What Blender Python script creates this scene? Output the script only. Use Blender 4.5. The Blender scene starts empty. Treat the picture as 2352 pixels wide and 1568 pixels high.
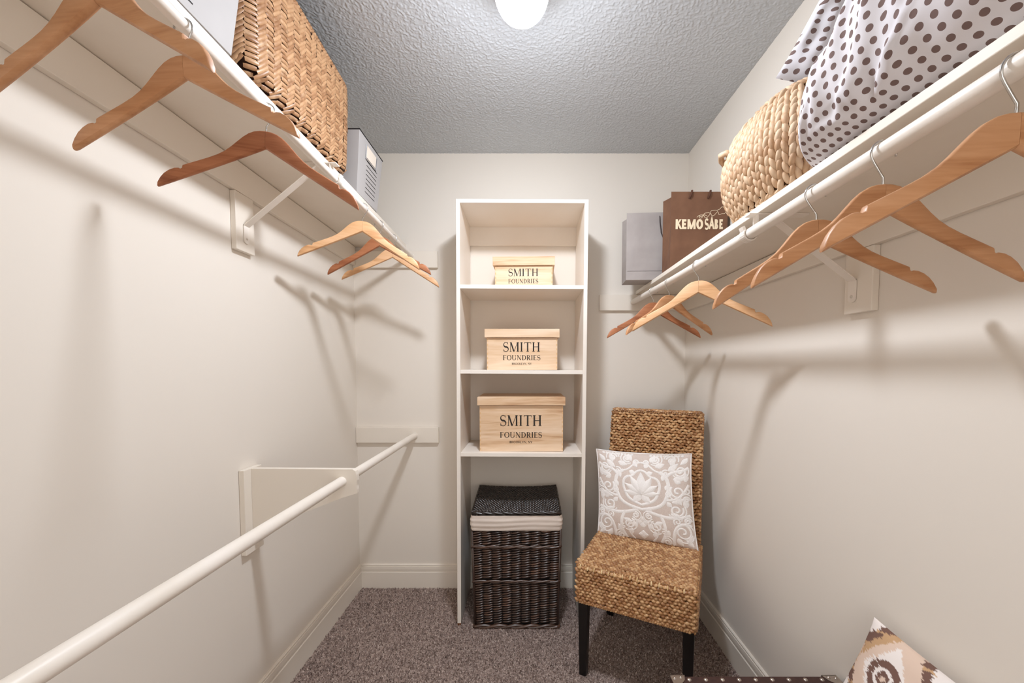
import bpy, bmesh, math, random
from mathutils import Vector, Matrix, noise
import numpy as np
random.seed(7)
R = math.radians
S = bpy.context.scene
COL = S.collection

# ------------------------------------------------------------------ camera, world, exposure
EYE = 1.2692
cam_d = bpy.data.cameras.new('camera')
cam = bpy.data.objects.new('camera', cam_d); COL.objects.link(cam)
cam.location = (0, 0, EYE); cam.rotation_euler = (R(90) - 0.0465, 0, 0)
cam_d.sensor_width = 36; cam_d.lens = 885 / 2352 * 36
cam_d.shift_x = (1176 - 1212.06) / 2352; cam_d.shift_y = (883.85 - 784) / 2352
cam_d.clip_start = 0.01; cam_d.clip_end = 30
S.camera = cam
S.view_settings.view_transform = 'Standard'; S.view_settings.look = 'None'
S.view_settings.gamma = 1; S.view_settings.exposure = 0.26; S.view_settings.use_curve_mapping = False
try:
    S.cycles.use_denoising = True
    S.cycles.max_bounces = 14; S.cycles.diffuse_bounces = 8
    S.cycles.sample_clamp_indirect = 6
except Exception: pass
W = bpy.data.worlds.new('world'); S.world = W; W.use_nodes = True
W.node_tree.nodes['Background'].inputs[0].default_value = (1.0, 0.97, 0.94, 1)
W.node_tree.nodes['Background'].inputs[1].default_value = 2.0
LAMP = 215.0                         # emission of the globe

XL, XR, YB, CEIL = -0.967, 0.8836, 2.1697, 2.44
YF = -0.35                          # wall with the doorway, behind the camera

# ------------------------------------------------------------------ materials
def lin(c):
    return tuple(((v/255)/12.92 if v/255 <= .04045 else ((v/255+.055)/1.055)**2.4) for v in c) + (1,)
def newmat(name, base, rough=.6, spec=.3):
    m = bpy.data.materials.new(name); m.use_nodes = True
    b = m.node_tree.nodes['Principled BSDF']
    b.inputs['Base Color'].default_value = lin(base); b.inputs['Roughness'].default_value = rough
    b.inputs['Specular IOR Level'].default_value = spec
    return m
def N(m, t, **kw):
    n = m.node_tree.nodes.new(t)
    for k, v in kw.items(): setattr(n, k, v)
    return n
def L(m, a, b): m.node_tree.links.new(a, b)
def coords(m, scale=(1,1,1), kind='Object'):
    tc = N(m, 'ShaderNodeTexCoord'); mp = N(m, 'ShaderNodeMapping'); mp.inputs['Scale'].default_value = scale
    L(m, tc.outputs[kind], mp.inputs['Vector']); return mp.outputs['Vector']
def noise_tex(m, vec, scale, detail=3, rough=.5, dist=0):
    n = N(m, 'ShaderNodeTexNoise'); n.inputs['Scale'].default_value = scale; n.inputs['Detail'].default_value = detail
    n.inputs['Roughness'].default_value = rough; n.inputs['Distortion'].default_value = dist
    L(m, vec, n.inputs['Vector']); return n.outputs['Fac']
def ramp(m, fac, stops):
    r = N(m, 'ShaderNodeValToRGB'); e = r.color_ramp.elements
    while len(e) < len(stops): e.new(.5)
    for i, (p, c) in enumerate(stops): e[i].position = p; e[i].color = lin(c)
    L(m, fac, r.inputs['Fac']); return r.outputs['Color']
def setcol(m, c): L(m, c, m.node_tree.nodes['Principled BSDF'].inputs['Base Color'])
def bump(m, fac, strength=.2, dist=.002):
    b = N(m, 'ShaderNodeBump'); b.inputs['Strength'].default_value = strength; b.inputs['Distance'].default_value = dist
    L(m, fac, b.inputs['Height']); L(m, b.outputs['Normal'], m.node_tree.nodes['Principled BSDF'].inputs['Normal'])
def noisy(name, c1, c2, scale, rough=.6, bs=0, bd=.001, stretch=(1,1,1), detail=3, spec=.3, lo=.35, hi=.65):
    m = newmat(name, c1, rough, spec); v = coords(m, stretch)
    f = noise_tex(m, v, scale, detail); setcol(m, ramp(m, f, [(lo, c1), (hi, c2)]))
    if bs: bump(m, f, bs, bd)
    return m
def wood(name, dark, mid, light, along='x', grain=26, rough=.45):
    m = newmat(name, mid, rough, .4)
    st = {'x': (.09,1,1), 'y': (1,.09,1), 'z': (1,1,.09)}[along]
    v = coords(m, st); oi = N(m, 'ShaderNodeObjectInfo'); ad = N(m, 'ShaderNodeVectorMath', operation='ADD')
    sc = N(m, 'ShaderNodeVectorMath', operation='SCALE'); cb = N(m, 'ShaderNodeCombineXYZ')
    for i in range(3): L(m, oi.outputs['Random'], cb.inputs[i])
    L(m, cb.outputs[0], sc.inputs[0]); sc.inputs['Scale'].default_value = 7
    L(m, v, ad.inputs[0]); L(m, sc.outputs[0], ad.inputs[1])
    f = noise_tex(m, ad.outputs[0], grain, 4, .55, 1.2); f2 = noise_tex(m, ad.outputs[0], grain*9, 2)
    mx = N(m, 'ShaderNodeMath', operation='MULTIPLY_ADD'); mx.inputs[1].default_value = .22
    L(m, f2, mx.inputs[0]); L(m, f, mx.inputs[2])
    setcol(m, ramp(m, mx.outputs[0], [(.38, dark), (.55, mid), (.78, light)])); bump(m, f2, .05, .0005)
    return m
def island(name, cols, rough=.6, spec=.3, streak=0):
    m = newmat(name, cols[0], rough, spec); g = N(m, 'ShaderNodeNewGeometry')
    f = g.outputs['Random Per Island']
    if streak:
        t = noise_tex(m, coords(m), streak, 2); mx = N(m, 'ShaderNodeMath', operation='MULTIPLY_ADD'); mx.inputs[1].default_value = .5
        L(m, t, mx.inputs[0])
        ml = N(m, 'ShaderNodeMath', operation='MULTIPLY'); ml.inputs[1].default_value = .6; L(m, f, ml.inputs[0]); L(m, ml.outputs[0], mx.inputs[2]); f = mx.outputs[0]
    setcol(m, ramp(m, f, [(i/(len(cols)-1), c) for i, c in enumerate(cols)]))
    return m

M = {}
M['wall'] = newmat('wall_paint', (228,221,211), .75, .25)
bump(M['wall'], noise_tex(M['wall'], coords(M['wall']), 140, 3), .06, .001)
M['ceil'] = newmat('ceiling_paint', (190,193,196), .8, .2)
bump(M['ceil'], noise_tex(M['ceil'], coords(M['ceil']), 190, 3), .30, .0025)
M['trim'] = newmat('trim_paint', (230,222,210), .4, .4)
M['white'] = noisy('white_paint', (236,229,220), (230,222,211), 9, .38, .03, .001, spec=.45)
M['cream'] = noisy('cream_shelf_paint', (232,224,212), (227,218,205), 6, .5)
M['laminate'] = noisy('white_laminate', (236,229,220), (232,224,213), 4, .4)
M['screw'] = newmat('painted_screw', (205,196,184), .4, .5)
M['chip'] = noisy('bare_chipboard', (150,95,55), (95,52,28), 180, .8)
M['chrome'] = newmat('chrome_wire', (205,203,200), .22, .5); M['chrome'].node_tree.nodes['Principled BSDF'].inputs['Metallic'].default_value = 1
M['hw0'] = wood('beech_wood', (166,112,72), (190,138,96), (206,156,116))
M['hw1'] = wood('light_beech_wood', (190,138,92), (214,166,120), (226,182,140))
M['hw2'] = wood('reddish_wood', (138,80,52), (164,104,70), (180,120,84))
M['pine'] = wood('pine_wood', (172,122,80), (216,182,146), (232,206,178), grain=13, rough=.55)
M['ink'] = newmat('black_ink', (42,36,32), .6)
M['cream_ink'] = newmat('cream_ink', (232,214,184), .6)
M['kraft'] = noisy('brown_paper', (118,84,63), (106,74,55), 14, .6, .05)
M['kraft_dark'] = newmat('brown_cord', (86,56,42), .8)
M['greypaper'] = noisy('grey_paper', (172,164,160), (160,152,148), 9, .55, .05)
M['cord'] = newmat('dark_grey_cord', (78,70,70), .8)
M['greybox'] = noisy('grey_box_board', (176,172,170), (168,164,162), 5, .6)
M['slot'] = newmat('dark_slot', (38,34,34), .8)
M['steel'] = newmat('label_holder_steel', (150,148,148), .3, .5); M['steel'].node_tree.nodes['Principled BSDF'].inputs['Metallic'].default_value = .8
M['card'] = newmat('label_card', (226,214,200), .7)
M['palm'] = island('plaited_palm', [(124,84,54),(160,118,82),(184,144,106),(140,98,64),(204,170,134)], .42, .45, 60)
M['palm_dark'] = newmat('basket_shell', (58,32,18), .8)
M['hyac'] = island('water_hyacinth', [(164,126,94),(192,156,122),(210,184,154),(178,142,108),(198,168,136)], .55, .3, 45)
M['hyac_dark'] = newmat('hyacinth_shell', (92,58,32), .85)
M['grass'] = island('seagrass', [(110,72,44),(182,134,88),(146,100,62),(214,172,124),(128,86,52)], .38, .5, 120)
M['grass_light'] = island('pale_seagrass', [(214,180,130),(230,202,156)], .5)
M['grass_dark'] = newmat('seagrass_core', (74,42,22), .9)
M['blackwood'] = newmat('black_lacquer', (18,15,15), .35, .5)
M['wicker'] = island('dark_wicker', [(44,30,24),(74,52,40),(54,38,30),(98,68,50)], .28, .8)
M['wicker_core'] = newmat('dark_wicker_core', (18,11,9), .8)
M['linen'] = noisy('cream_linen', (226,214,203), (214,201,190), 8, .85, .2, .002, (1,1,14))
M['taupe'] = noisy('taupe_cotton', (216,203,194), (208,193,184), 220, .85)
M['thread'] = noisy('white_embroidery', (246,243,240), (236,232,229), 300, .7, .5, .001)
M['leather'] = noisy('brown_leather', (70,46,40), (58,38,34), 60, .5, .2, .001)
M['trunkfab'] = noisy('woven_trunk_cover', (120,92,70), (74,52,40), 260, .8, .5, .001)
M['nail'] = newmat('nickel_stud', (190,180,172), .28, .5); M['nail'].node_tree.nodes['Principled BSDF'].inputs['Metallic'].default_value = 1
M['light_shield'] = newmat('light_shield_white', (235,233,228), .5)
g = bpy.data.materials.new('lit_globe'); g.use_nodes = True
gn = g.node_tree; gn.nodes.clear(); go = gn.nodes.new('ShaderNodeOutputMaterial'); ge = gn.nodes.new('ShaderNodeEmission')
ge.inputs[0].default_value = (.93, .985, 1.075, 1); ge.inputs[1].default_value = LAMP; 
gt = gn.nodes.new('ShaderNodeTexCoord'); gs = gn.nodes.new('ShaderNodeSeparateXYZ'); gr = gn.nodes.new('ShaderNodeMapRange')
gn.links.new(gt.outputs['Object'], gs.inputs[0]); gn.links.new(gs.outputs[2], gr.inputs[0])
gr.inputs[1].default_value = -.112; gr.inputs[2].default_value = -.175; gr.inputs[3].default_value = LAMP*.12; gr.inputs[4].default_value = LAMP*1.95
gn.links.new(gr.outputs[0], ge.inputs[1]); gn.links.new(ge.outputs[0], go.inputs[0]); M['globe'] = g
# carpet
m = newmat('carpet_fibre', (120,104,96), .95, .1); v = coords(m)
vo = N(m, 'ShaderNodeTexVoronoi'); vo.inputs['Scale'].default_value = 330; L(m, v, vo.inputs['Vector'])
sp = N(m, 'ShaderNodeSeparateColor'); L(m, vo.outputs['Color'], sp.inputs[0])
setcol(m, ramp(m, sp.outputs[0], [(0, (110,94,88)), (.45, (146,128,120)), (.8, (170,152,143)), (1, (202,186,176))])); M['carpet'] = m
M['tuft'] = island('carpet_tufts', [(106,90,84),(140,122,114),(156,138,130),(170,152,144),(210,194,184)], .95, .1)
# polka dots from a UV lattice
def polka(name):
    m = newmat(name, (228,224,226), .85, .2)
    uv = N(m, 'ShaderNodeUVMap'); sx = N(m, 'ShaderNodeSeparateXYZ'); L(m, uv.outputs[0], sx.inputs[0])
    ds = []
    for off in (0, ):
        cell = []
        for i in range(2):
            a = N(m, 'ShaderNodeMath', operation='ADD'); a.inputs[1].default_value = off; L(m, sx.outputs[i], a.inputs[0])
            f = N(m, 'ShaderNodeMath', operation='FRACT'); L(m, a.outputs[0], f.inputs[0])
            s = N(m, 'ShaderNodeMath', operation='SUBTRACT'); s.inputs[1].default_value = .5; L(m, f.outputs[0], s.inputs[0])
            q = N(m, 'ShaderNodeMath', operation='MULTIPLY'); L(m, s.outputs[0], q.inputs[0]); L(m, s.outputs[0], q.inputs[1]); cell.append(q)
        d = N(m, 'ShaderNodeMath', operation='ADD'); L(m, cell[0].outputs[0], d.inputs[0]); L(m, cell[1].outputs[0], d.inputs[1]); ds.append(d)
    mn = ds[0]
    lt = N(m, 'ShaderNodeMath', operation='LESS_THAN'); lt.inputs[1].default_value = .27**2; L(m, mn.outputs[0], lt.inputs[0])
    setcol(m, ramp(m, lt.outputs[0], [(0, (216,213,217)), (1, (118,98,94))])); return m
M['polka'] = polka('polka_cotton')
# printed pattern kept as a colour attribute
m = newmat('ikat_print', (230,220,210), .85, .2); va = N(m, 'ShaderNodeVertexColor', layer_name='print'); setcol(m, va.outputs[0]); M['ikat'] = m

# ------------------------------------------------------------------ mesh helpers
class MB:
    def __init__(s): s.v = []; s.f = []
    def add(s, vs, fs):
        o = len(s.v); s.v += [tuple(p) for p in vs]; s.f += [tuple(i+o for i in q) for q in fs]; return o
    def box(s, x0, x1, y0, y1, z0, z1, fn=None):
        vs = [(x,y,z) for z in (z0,z1) for y in (y0,y1) for x in (x0,x1)]
        if fn: vs = [fn(p) for p in vs]
        s.add(vs, [(0,2,3,1),(4,5,7,6),(0,1,5,4),(2,6,7,3),(0,4,6,2),(1,3,7,5)]); return s
    def hexa(s, b, t):          # four bottom and four top corners, both counter-clockwise from above
        s.add(list(b)+list(t), [(3,2,1,0),(4,5,6,7),(0,1,5,4),(1,2,6,5),(2,3,7,6),(3,0,4,7)]); return s
    def prism(s, poly, axis, a, b):     # poly of 2D points; axis the extrusion axis
        def P(q, t): return {'x': (t,q[0],q[1]), 'y': (q[0],t,q[1]), 'z': (q[0],q[1],t)}[axis]
        n = len(poly); s.add([P(q,a) for q in poly]+[P(q,b) for q in poly],
              [tuple(range(n))[::-1], tuple(range(n,2*n))] + [(i,(i+1)%n,n+(i+1)%n,n+i) for i in range(n)]); return s
    def tube(s, pts, r, n=10, cap=True):
        pts = [Vector(p) for p in pts]; rings = []; up = None
        for i, p in enumerate(pts):
            d = (pts[min(i+1,len(pts)-1)] - pts[max(i-1,0)]).normalized()
            if up is None: up = d.orthogonal().normalized()
            up = (up - d*up.dot(d)).normalized(); w = d.cross(up)
            rr = r[i] if isinstance(r, (list,tuple)) else r
            rings.append([p + (up*math.cos(2*math.pi*k/n) + w*math.sin(2*math.pi*k/n))*rr for k in range(n)])
        fs = [(i*n+k, i*n+(k+1)%n, (i+1)*n+(k+1)%n, (i+1)*n+k) for i in range(len(pts)-1) for k in range(n)]
        if cap: fs += [tuple(range(n))[::-1], tuple(range((len(pts)-1)*n, len(pts)*n))]
        s.add([v for q in rings for v in q], fs); return s
    def lathe(s, prof, c=(0,0,0), n=32):
        vs = [(c[0]+r*math.cos(2*math.pi*k/n), c[1]+r*math.sin(2*math.pi*k/n), c[2]+z) for r, z in prof for k in range(n)]
        s.add(vs, [(i*n+k, i*n+(k+1)%n, (i+1)*n+(k+1)%n, (i+1)*n+k) for i in range(len(prof)-1) for k in range(n)]); return s
    def grid(s, P, nu, nv, closeu=False):
        vs = [P(i,j) for j in range(nv) for i in range(nu)]; fs = []
        for j in range(nv-1):
            for i in range(nu if closeu else nu-1):
                a = j*nu+i; b = j*nu+(i+1)%nu; fs.append((a,b,b+nu,a+nu))
        s.add(vs, fs); return s
def obj(name, mb, mat, parent=None, smooth=False, bevel=0, seg=2, auto=None, loc=None):
    me = bpy.data.meshes.new(name); me.from_pydata(mb.v, [], mb.f); me.validate(); me.materials.append(M[mat] if isinstance(mat, str) else mat)
    if smooth: me.polygons.foreach_set('use_smooth', [True]*len(me.polygons))
    o = bpy.data.objects.new(name, me); COL.objects.link(o)
    if parent: o.parent = parent
    if loc: o.location = loc
    if auto:
        try: me.set_sharp_from_angle(angle=R(auto))
        except Exception: pass
    if bevel:
        md = o.modifiers.new('bevel', 'BEVEL'); md.width = bevel; md.segments = seg; md.limit_method = 'ANGLE'
    return o
def tag(o, label=None, cat=None, group=None, kind=None):
    for k, v in (('label',label),('category',cat),('group',group),('kind',kind)):
        if v: o[k] = v
    return o
def thing(name, label, cat, loc=(0,0,0), rot=(0,0,0), group=None):
    o = bpy.data.objects.new(name, None); COL.objects.link(o); o.location = loc; o.rotation_euler = rot
    o.empty_display_size = .05
    return tag(o, label, cat, group)
def struct(name, mb, mat, **kw): return tag(obj(name, mb, mat, **kw), kind='structure')
def stuff(o): o['kind'] = 'stuff'; return o

# small woven piece: a pointed, domed leaf or a blunt strand, laid in a surface frame
def piece(length, width, thick, blunt=.35, st=5, rn=5):
    vs = []; fs = []
    for i in range(st):
        t = i/(st-1)*2-1; w = blunt + (1-blunt)*math.sqrt(max(0, 1-abs(t)**2.2))
        for k in range(rn):
            a = math.pi*k/(rn-1); vs.append((t*length/2, -math.cos(a)*width/2*w, math.sin(a)*thick*(.25+.75*w) * (1-.75*abs(t)**3)))
    for i in range(st-1):
        for k in range(rn-1):
            a = i*rn+k; fs.append((a, a+1, a+rn+1, a+rn)[::-1])
    return vs, fs
def lay(mb, pc, P, eu, ev, n, ang=0, lift=0, sx=1, sy=1):
    c, s_ = math.cos(ang), math.sin(ang); a = eu*c + ev*s_; b = ev*c - eu*s_
    mb.add([P + a*(v[0]*sx) + b*(v[1]*sy) + n*(v[2]+lift) for v in pc[0]], pc[1])
def frame(surf, s, t, e=1e-3):
    P = surf(s,t); du = surf(s+e,t)-surf(s-e,t); dv = surf(s,t+e)-surf(s,t-e)
    du.normalize(); n = du.cross(dv).normalized(); dv = n.cross(du); return P, du, dv, n

# ------------------------------------------------------------------ lettering from pen strokes
def glyph(mb, ch, ox, oy, h, th, tn, serif, put):
    """one capital as flat polygons; x, y in cap heights; returns advance"""
    polys = []
    def rect(x0,y0,x1,y1): polys.append([(x0,y0),(x1,y0),(x1,y1),(x0,y1)])
    def ser(x, y, w):
        if serif: rect(x-w/2-serif, y-(.045 if y > .5 else 0), x+w/2+serif, y+(0 if y > .5 else .045))
    def stem(x, w=th, y0=0, y1=1, s=True):
        rect(x-w/2,y0,x+w/2,y1)
        if s:
            if y0 == 0: ser(x,0,w)
            if y1 == 1: ser(x,1,w)
    def diag(x0,y0,x1,y1,w): polys.append([(x0-w/2,y0),(x0+w/2,y0),(x1+w/2,y1),(x1-w/2,y1)])
    def bowl(cx,cy,rx,ry,a0,a1,wx,wy,n=18):
        for i in range(n):
            q = []
            for a in (a0+(a1-a0)*i/n, a0+(a1-a0)*(i+1)/n):
                c, s_ = math.cos(R(a)), math.sin(R(a)); q.append(((cx+rx*c, cy+ry*s_), (cx+(rx-wx)*c, cy+(ry-wy)*s_)))
            polys.append([q[0][0],q[1][0],q[1][1],q[0][1]])
    adv = .8
    if ch == 'I': stem(.2); adv = .4
    elif ch == 'T':
        stem(.42); rect(.04,1-tn,.80,1); adv = .84
        if serif: rect(.04,.80,.04+tn*.8,1); rect(.80-tn*.8,.80,.80,1)
    elif ch == 'H': stem(.17); stem(.73); rect(.17,.5-tn/2,.73,.5+tn/2); adv = .92
    elif ch == 'M':
        stem(.13, tn); stem(.93, th); diag(.50,0,.16,1,th); diag(.50,0,.90,1,tn); adv = 1.08
    elif ch == 'N': stem(.15, tn); stem(.75, tn); diag(.75,0,.16,1,th); adv = .92
    elif ch == 'F':
        stem(.17); rect(.17,1-tn,.60,1); rect(.17,.5-tn/2,.52,.5+tn/2); adv = .66
        if serif: rect(.60-tn*.7,.82,.60,1); rect(.52-tn*.7,.41,.52,.59)
    elif ch == 'E':
        stem(.17); rect(.17,1-tn,.60,1); rect(.17,.5-tn/2,.53,.5+tn/2); rect(.17,0,.63,tn); adv = .70
        if serif: rect(.60-tn*.7,.82,.60,1); rect(.63-tn*.7,0,.63,.18)
    elif ch == 'L':
        stem(.17); rect(.17,0,.60,tn); adv = .64
        if serif: rect(.60-tn*.7,0,.60,.18)
    elif ch == 'O': bowl(.48,.5,.44,.52,0,360,th,tn,36); adv = .96
    elif ch == 'D': stem(.17); bowl(.34,.5,.46,.5,-90,90,th,tn); rect(.17,1-tn,.36,1); rect(.17,0,.36,tn); adv = .86
    elif ch == 'R':
        stem(.17); bowl(.34,.745,.28,.255,-90,90,th*.9,tn); rect(.17,1-tn,.36,1); rect(.17,.49,.36,.49+tn); diag(.66,0,.38,.5,th); adv = .76
        if serif: rect(.60,0,.80,.045)
    elif ch == 'B':
        stem(.17); bowl(.32,.755,.25,.245,-90,90,th*.9,tn); bowl(.32,.265,.30,.265,-90,90,th*.9,tn)
        rect(.17,1-tn,.33,1); rect(.17,.51-tn/2,.33,.51+tn/2); rect(.17,0,.33,tn); adv = .72
    elif ch == 'K': stem(.17); diag(.20,.42,.66,1,tn*1.1); diag(.74,0,.34,.58,th); adv = .78
    elif ch == 'U': stem(.15, th, .35); stem(.71, tn, .35); bowl(.43,.36,.28+th/2,.38,180,360,th*.8,tn); adv = .88
    elif ch == 'A':
        diag(.06,0,.42,1.0,tn); diag(.78,0,.44,1.0,th); rect(.2,.28,.66,.28+tn); adv = .84
        if serif: rect(-.04,0,.16,.045); rect(.66,0,.90,.045)
    elif ch == 'Y': stem(.40, th, 0, .48); diag(.40,.45,.08,1,th); diag(.42,.45,.74,1,tn); adv = .80
    elif ch == 'S':
        pts = []; n = 30
        for i in range(n+1):
            t = i/n
            if t < .5: a = R(30 + 240*(t/.5)); pts.append((.31+.235*math.cos(a), .745+.25*math.sin(a)))
            else: a = R(90 - 240*((t-.5)/.5)); pts.append((.31+.265*math.cos(a), .255+.25*math.sin(a)))
        for i in range(n):
            q = []
            for j in (i, i+1):
                p0 = pts[max(j-1,0)]; p1 = pts[min(j+1,n)]; d = (p1[0]-p0[0], p1[1]-p0[1]); l = math.hypot(*d) or 1
                w = tn*.55 + (th*.5-tn*.4)*math.exp(-((j/n-.5)/.17)**2); w = max(w, tn*.5)*(1 if serif else .74)
                q.append(((pts[j][0]-d[1]/l*w, pts[j][1]+d[0]/l*w), (pts[j][0]+d[1]/l*w, pts[j][1]-d[0]/l*w)))
            polys.append([q[0][0],q[1][0],q[1][1],q[0][1]])
        if serif: rect(.50,.76,.50+tn*.8,.99); rect(.05,.01,.05+tn*.8,.26)
        adv = .64
    elif ch == ',': rect(.06,-.12,.06+th*.8,.10); adv = .26
    elif ch == ' ': adv = .36
    for p in polys:
        d_ = 6e-6*(len(mb.f) % 60)
        q = [put((ox+x*h, oy+y*h)) for x, y in p]; mb.add([(a_, b_-d_, c_) for a_, b_, c_ in q], [tuple(range(len(p)))])
    return adv*h
def text(s, h, th, tn, serif, put, cx, oy, width=None, space=.06):
    t = MB(); w = sum(glyph(MB(), c, 0, 0, h, th, tn, serif, put) for c in s) + space*h*(len(s)-1)
    k = (width/w) if width else 1
    x = cx - w*k/2
    for c in s:
        adv = glyph(t, c, 0, oy, h, th, tn, serif, (lambda x0: (lambda q: put((x0+q[0]*k, q[1]))))(x)); x += (adv + space*h)*k
    return t

# ------------------------------------------------------------------ room shell
struct('floor', MB().box(XL-.1, XR+.1, YF-1.2, YB+.1, -.10, 0), 'carpet')
n = 40000                                       # pile: a field of tiny tufts on the visible carpet
rs = np.random.RandomState(3)
px = rs.uniform(XL+.012, XR-.012, n); py = rs.uniform(1.02, YB-.010, n); hh = rs.uniform(.004, .010, n)
a0 = rs.uniform(0, 6.28, n); lx = rs.uniform(-.004,.004,n); ly = rs.uniform(-.004,.004,n); rr = rs.uniform(.0025,.0042,n)
V = np.empty((n,4,3)); 
for k in range(3):
    V[:,k,0] = px+np.cos(a0+k*2.094)*rr; V[:,k,1] = py+np.sin(a0+k*2.094)*rr; V[:,k,2] = 0.0005
V[:,3,0] = px+lx; V[:,3,1] = py+ly; V[:,3,2] = hh
F = np.array([[0,1,3],[1,2,3],[2,0,3]]); F = (F[None]+4*np.arange(n)[:,None,None]).reshape(-1,3)
me = bpy.data.meshes.new('carpet_pile'); me.from_pydata(V.reshape(-1,3).tolist(), [], F.tolist()); me.materials.append(M['tuft'])
cp = bpy.data.objects.new('carpet_pile', me); COL.objects.link(cp); cp['kind'] = 'stuff'; cp.parent = bpy.data.objects['floor']

struct('wall_back', MB().box(XL-.1, XR+.1, YB, YB+.1, 0, CEIL), 'wall')
struct('wall_left', MB().box(XL-.1, XL, YF-.1, YB, 0, CEIL), 'wall')
struct('wall_right', MB().box(XR, XR+.1, YF-.1, YB, 0, CEIL), 'wall')
wf = MB().box(XL, -.45, YF-.1, YF, 0, CEIL).box(.45, XR, YF-.1, YF, 0, CEIL).box(-.45, .45, YF-.1, YF, 2.06, CEIL)
struct('wall_front', wf, 'wall')
struct('trim_1', MB().box(-.47,-.40,YF-.11,YF+.015,0,2.12).box(.40,.47,YF-.11,YF+.015,0,2.12).box(-.47,.47,YF-.11,YF+.015,2.05,2.12), 'trim', bevel=.003)
# ceiling: sprayed knock-down texture as real relief
CY0 = 1.02
nx, ny = 860, 535
xs = np.linspace(XL, XR, nx); ys = np.linspace(CY0, YB, ny)
def vnoise(X, Y, sc, seed):
    r = np.random.RandomState(seed).rand(256,256); x = X*sc; y = Y*sc
    xi = np.floor(x).astype(int); yi = np.floor(y).astype(int); fx = x-xi; fy = y-yi; fx = fx*fx*(3-2*fx); fy = fy*fy*(3-2*fy)
    g = lambda a, b: r[a % 256, b % 256]
    return (g(xi,yi)*(1-fx)+g(xi+1,yi)*fx)*(1-fy) + (g(xi,yi+1)*(1-fx)+g(xi+1,yi+1)*fx)*fy
X, Y = np.meshgrid(xs, ys)
h = .55*vnoise(X+Y*.3, Y-X*.3, 150, 1) + .45*vnoise(X*.9-Y*.5, Y*.9+X*.5, 240, 2)
h = np.clip((h-.38)*2.8, 0, 1); Z = CEIL - .0017*h
vv = np.stack([X,Y,Z],-1).reshape(-1,3)
n2x, n2y = 420, 310
X2, Y2 = np.meshgrid(np.linspace(XL, XR, n2x), np.linspace(YF, CY0, n2y))
h2 = np.clip((.55*vnoise(X2+Y2*.3, Y2-X2*.3, 150, 1) + .45*vnoise(X2*.9-Y2*.5, Y2*.9+X2*.5, 240, 2)-.38)*2.8, 0, 1)
v2 = np.stack([X2,Y2,CEIL-.0017*h2],-1).reshape(-1,3); N1 = nx*ny
i2 = (np.arange(n2y-1)[:,None]*n2x+np.arange(n2x-1)[None]).reshape(-1)+N1; N2 = N1+n2x*n2y
ii = (np.arange(ny-1)[:,None]*nx+np.arange(nx-1)[None]).reshape(-1)
me = bpy.data.meshes.new('ceiling'); me.from_pydata(vv.tolist()+v2.tolist()+[(XL,YF-.1,CEIL),(XR,YF-.1,CEIL),(XR,YF,CEIL),(XL,YF,CEIL),
     (XL-.1,YF-.1,CEIL+.1),(XR+.1,YF-.1,CEIL+.1),(XR+.1,YB+.1,CEIL+.1),(XL-.1,YB+.1,CEIL+.1)], [],
     np.stack([ii,ii+nx,ii+nx+1,ii+1],-1).tolist()+np.stack([i2,i2+n2x,i2+n2x+1,i2+1],-1).tolist()+[(N2,N2+3,N2+2,N2+1),(N2+4,N2+5,N2+6,N2+7)])
me.materials.append(M['ceil']); me.polygons.foreach_set('use_smooth', [True]*len(me.polygons))
co = bpy.data.objects.new('ceiling', me); COL.objects.link(co); tag(co, kind='structure')

# baseboards: moulded profile (distance from wall, height)
PROF = [(0,0),(.014,0),(.014,.094),(.0115,.096),(.0085,.0975),(.0085,.0985),(.0115,.100),(.0125,.112),(.0115,.127),(.0075,.1285),(.0075,.1295),(.0095,.1305),(.0095,.135),(.006,.138),(0,.138)]
def bb(name, pts):
    mb = MB(); n = len(PROF)
    for (a, b, nrm) in pts:
        vs = []
        for (e, sgn) in ((a, 1), (b, -1)):
            d = (Vector(b)-Vector(a)).normalized()
            for (o, z) in PROF: q = Vector(e) + d*o*sgn + Vector(nrm)*o; vs.append((q.x,q.y,z))
        mb.add(vs, [(i,(i+1)%n,n+(i+1)%n,n+i) for i in range(n)] + [tuple(range(n))[::-1], tuple(range(n,2*n))])
    return struct(name, mb, 'trim')
bb('baseboard_back', [((XL,YB),(XR,YB),(0,-1))])
bb('baseboard_left', [((XL,YF),(XL,YB),(1,0))])
bb('baseboard_right', [((XR,YF),(XR,YB),(-1,0))])

# ------------------------------------------------------------------ ceiling lamp
GX, GY, GZ, GR = -.017, 1.157, 2.343, .078
lamp = thing('ceiling_lamp', 'lit white globe lamp fixed to the textured ceiling', 'ceiling lamp', (GX,GY,CEIL))
obj('globe', MB().lathe([(max(.0005,GR*math.cos(R(a))), GR*math.sin(R(a))) for a in range(-90, -9, 5)]+[(GR*math.cos(R(-11)), GR*math.sin(R(-11)))], (0,0,GZ-CEIL), 40), 'globe', lamp, True)
obj('added_light_shield', MB().lathe([(GR*.975,-.0150),(GR*1.0,-.0145),(GR*1.012,-.006),(GR*1.015,.010),(GR*1.0,.045),(GR*1.1,.08),(GR*1.2,.094),(.001,.0945)], (0,0,GZ-CEIL), 40), 'light_shield', lamp, True)  # added opaque shield over the globe's upper half, keeps direct light off the ceiling

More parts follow.
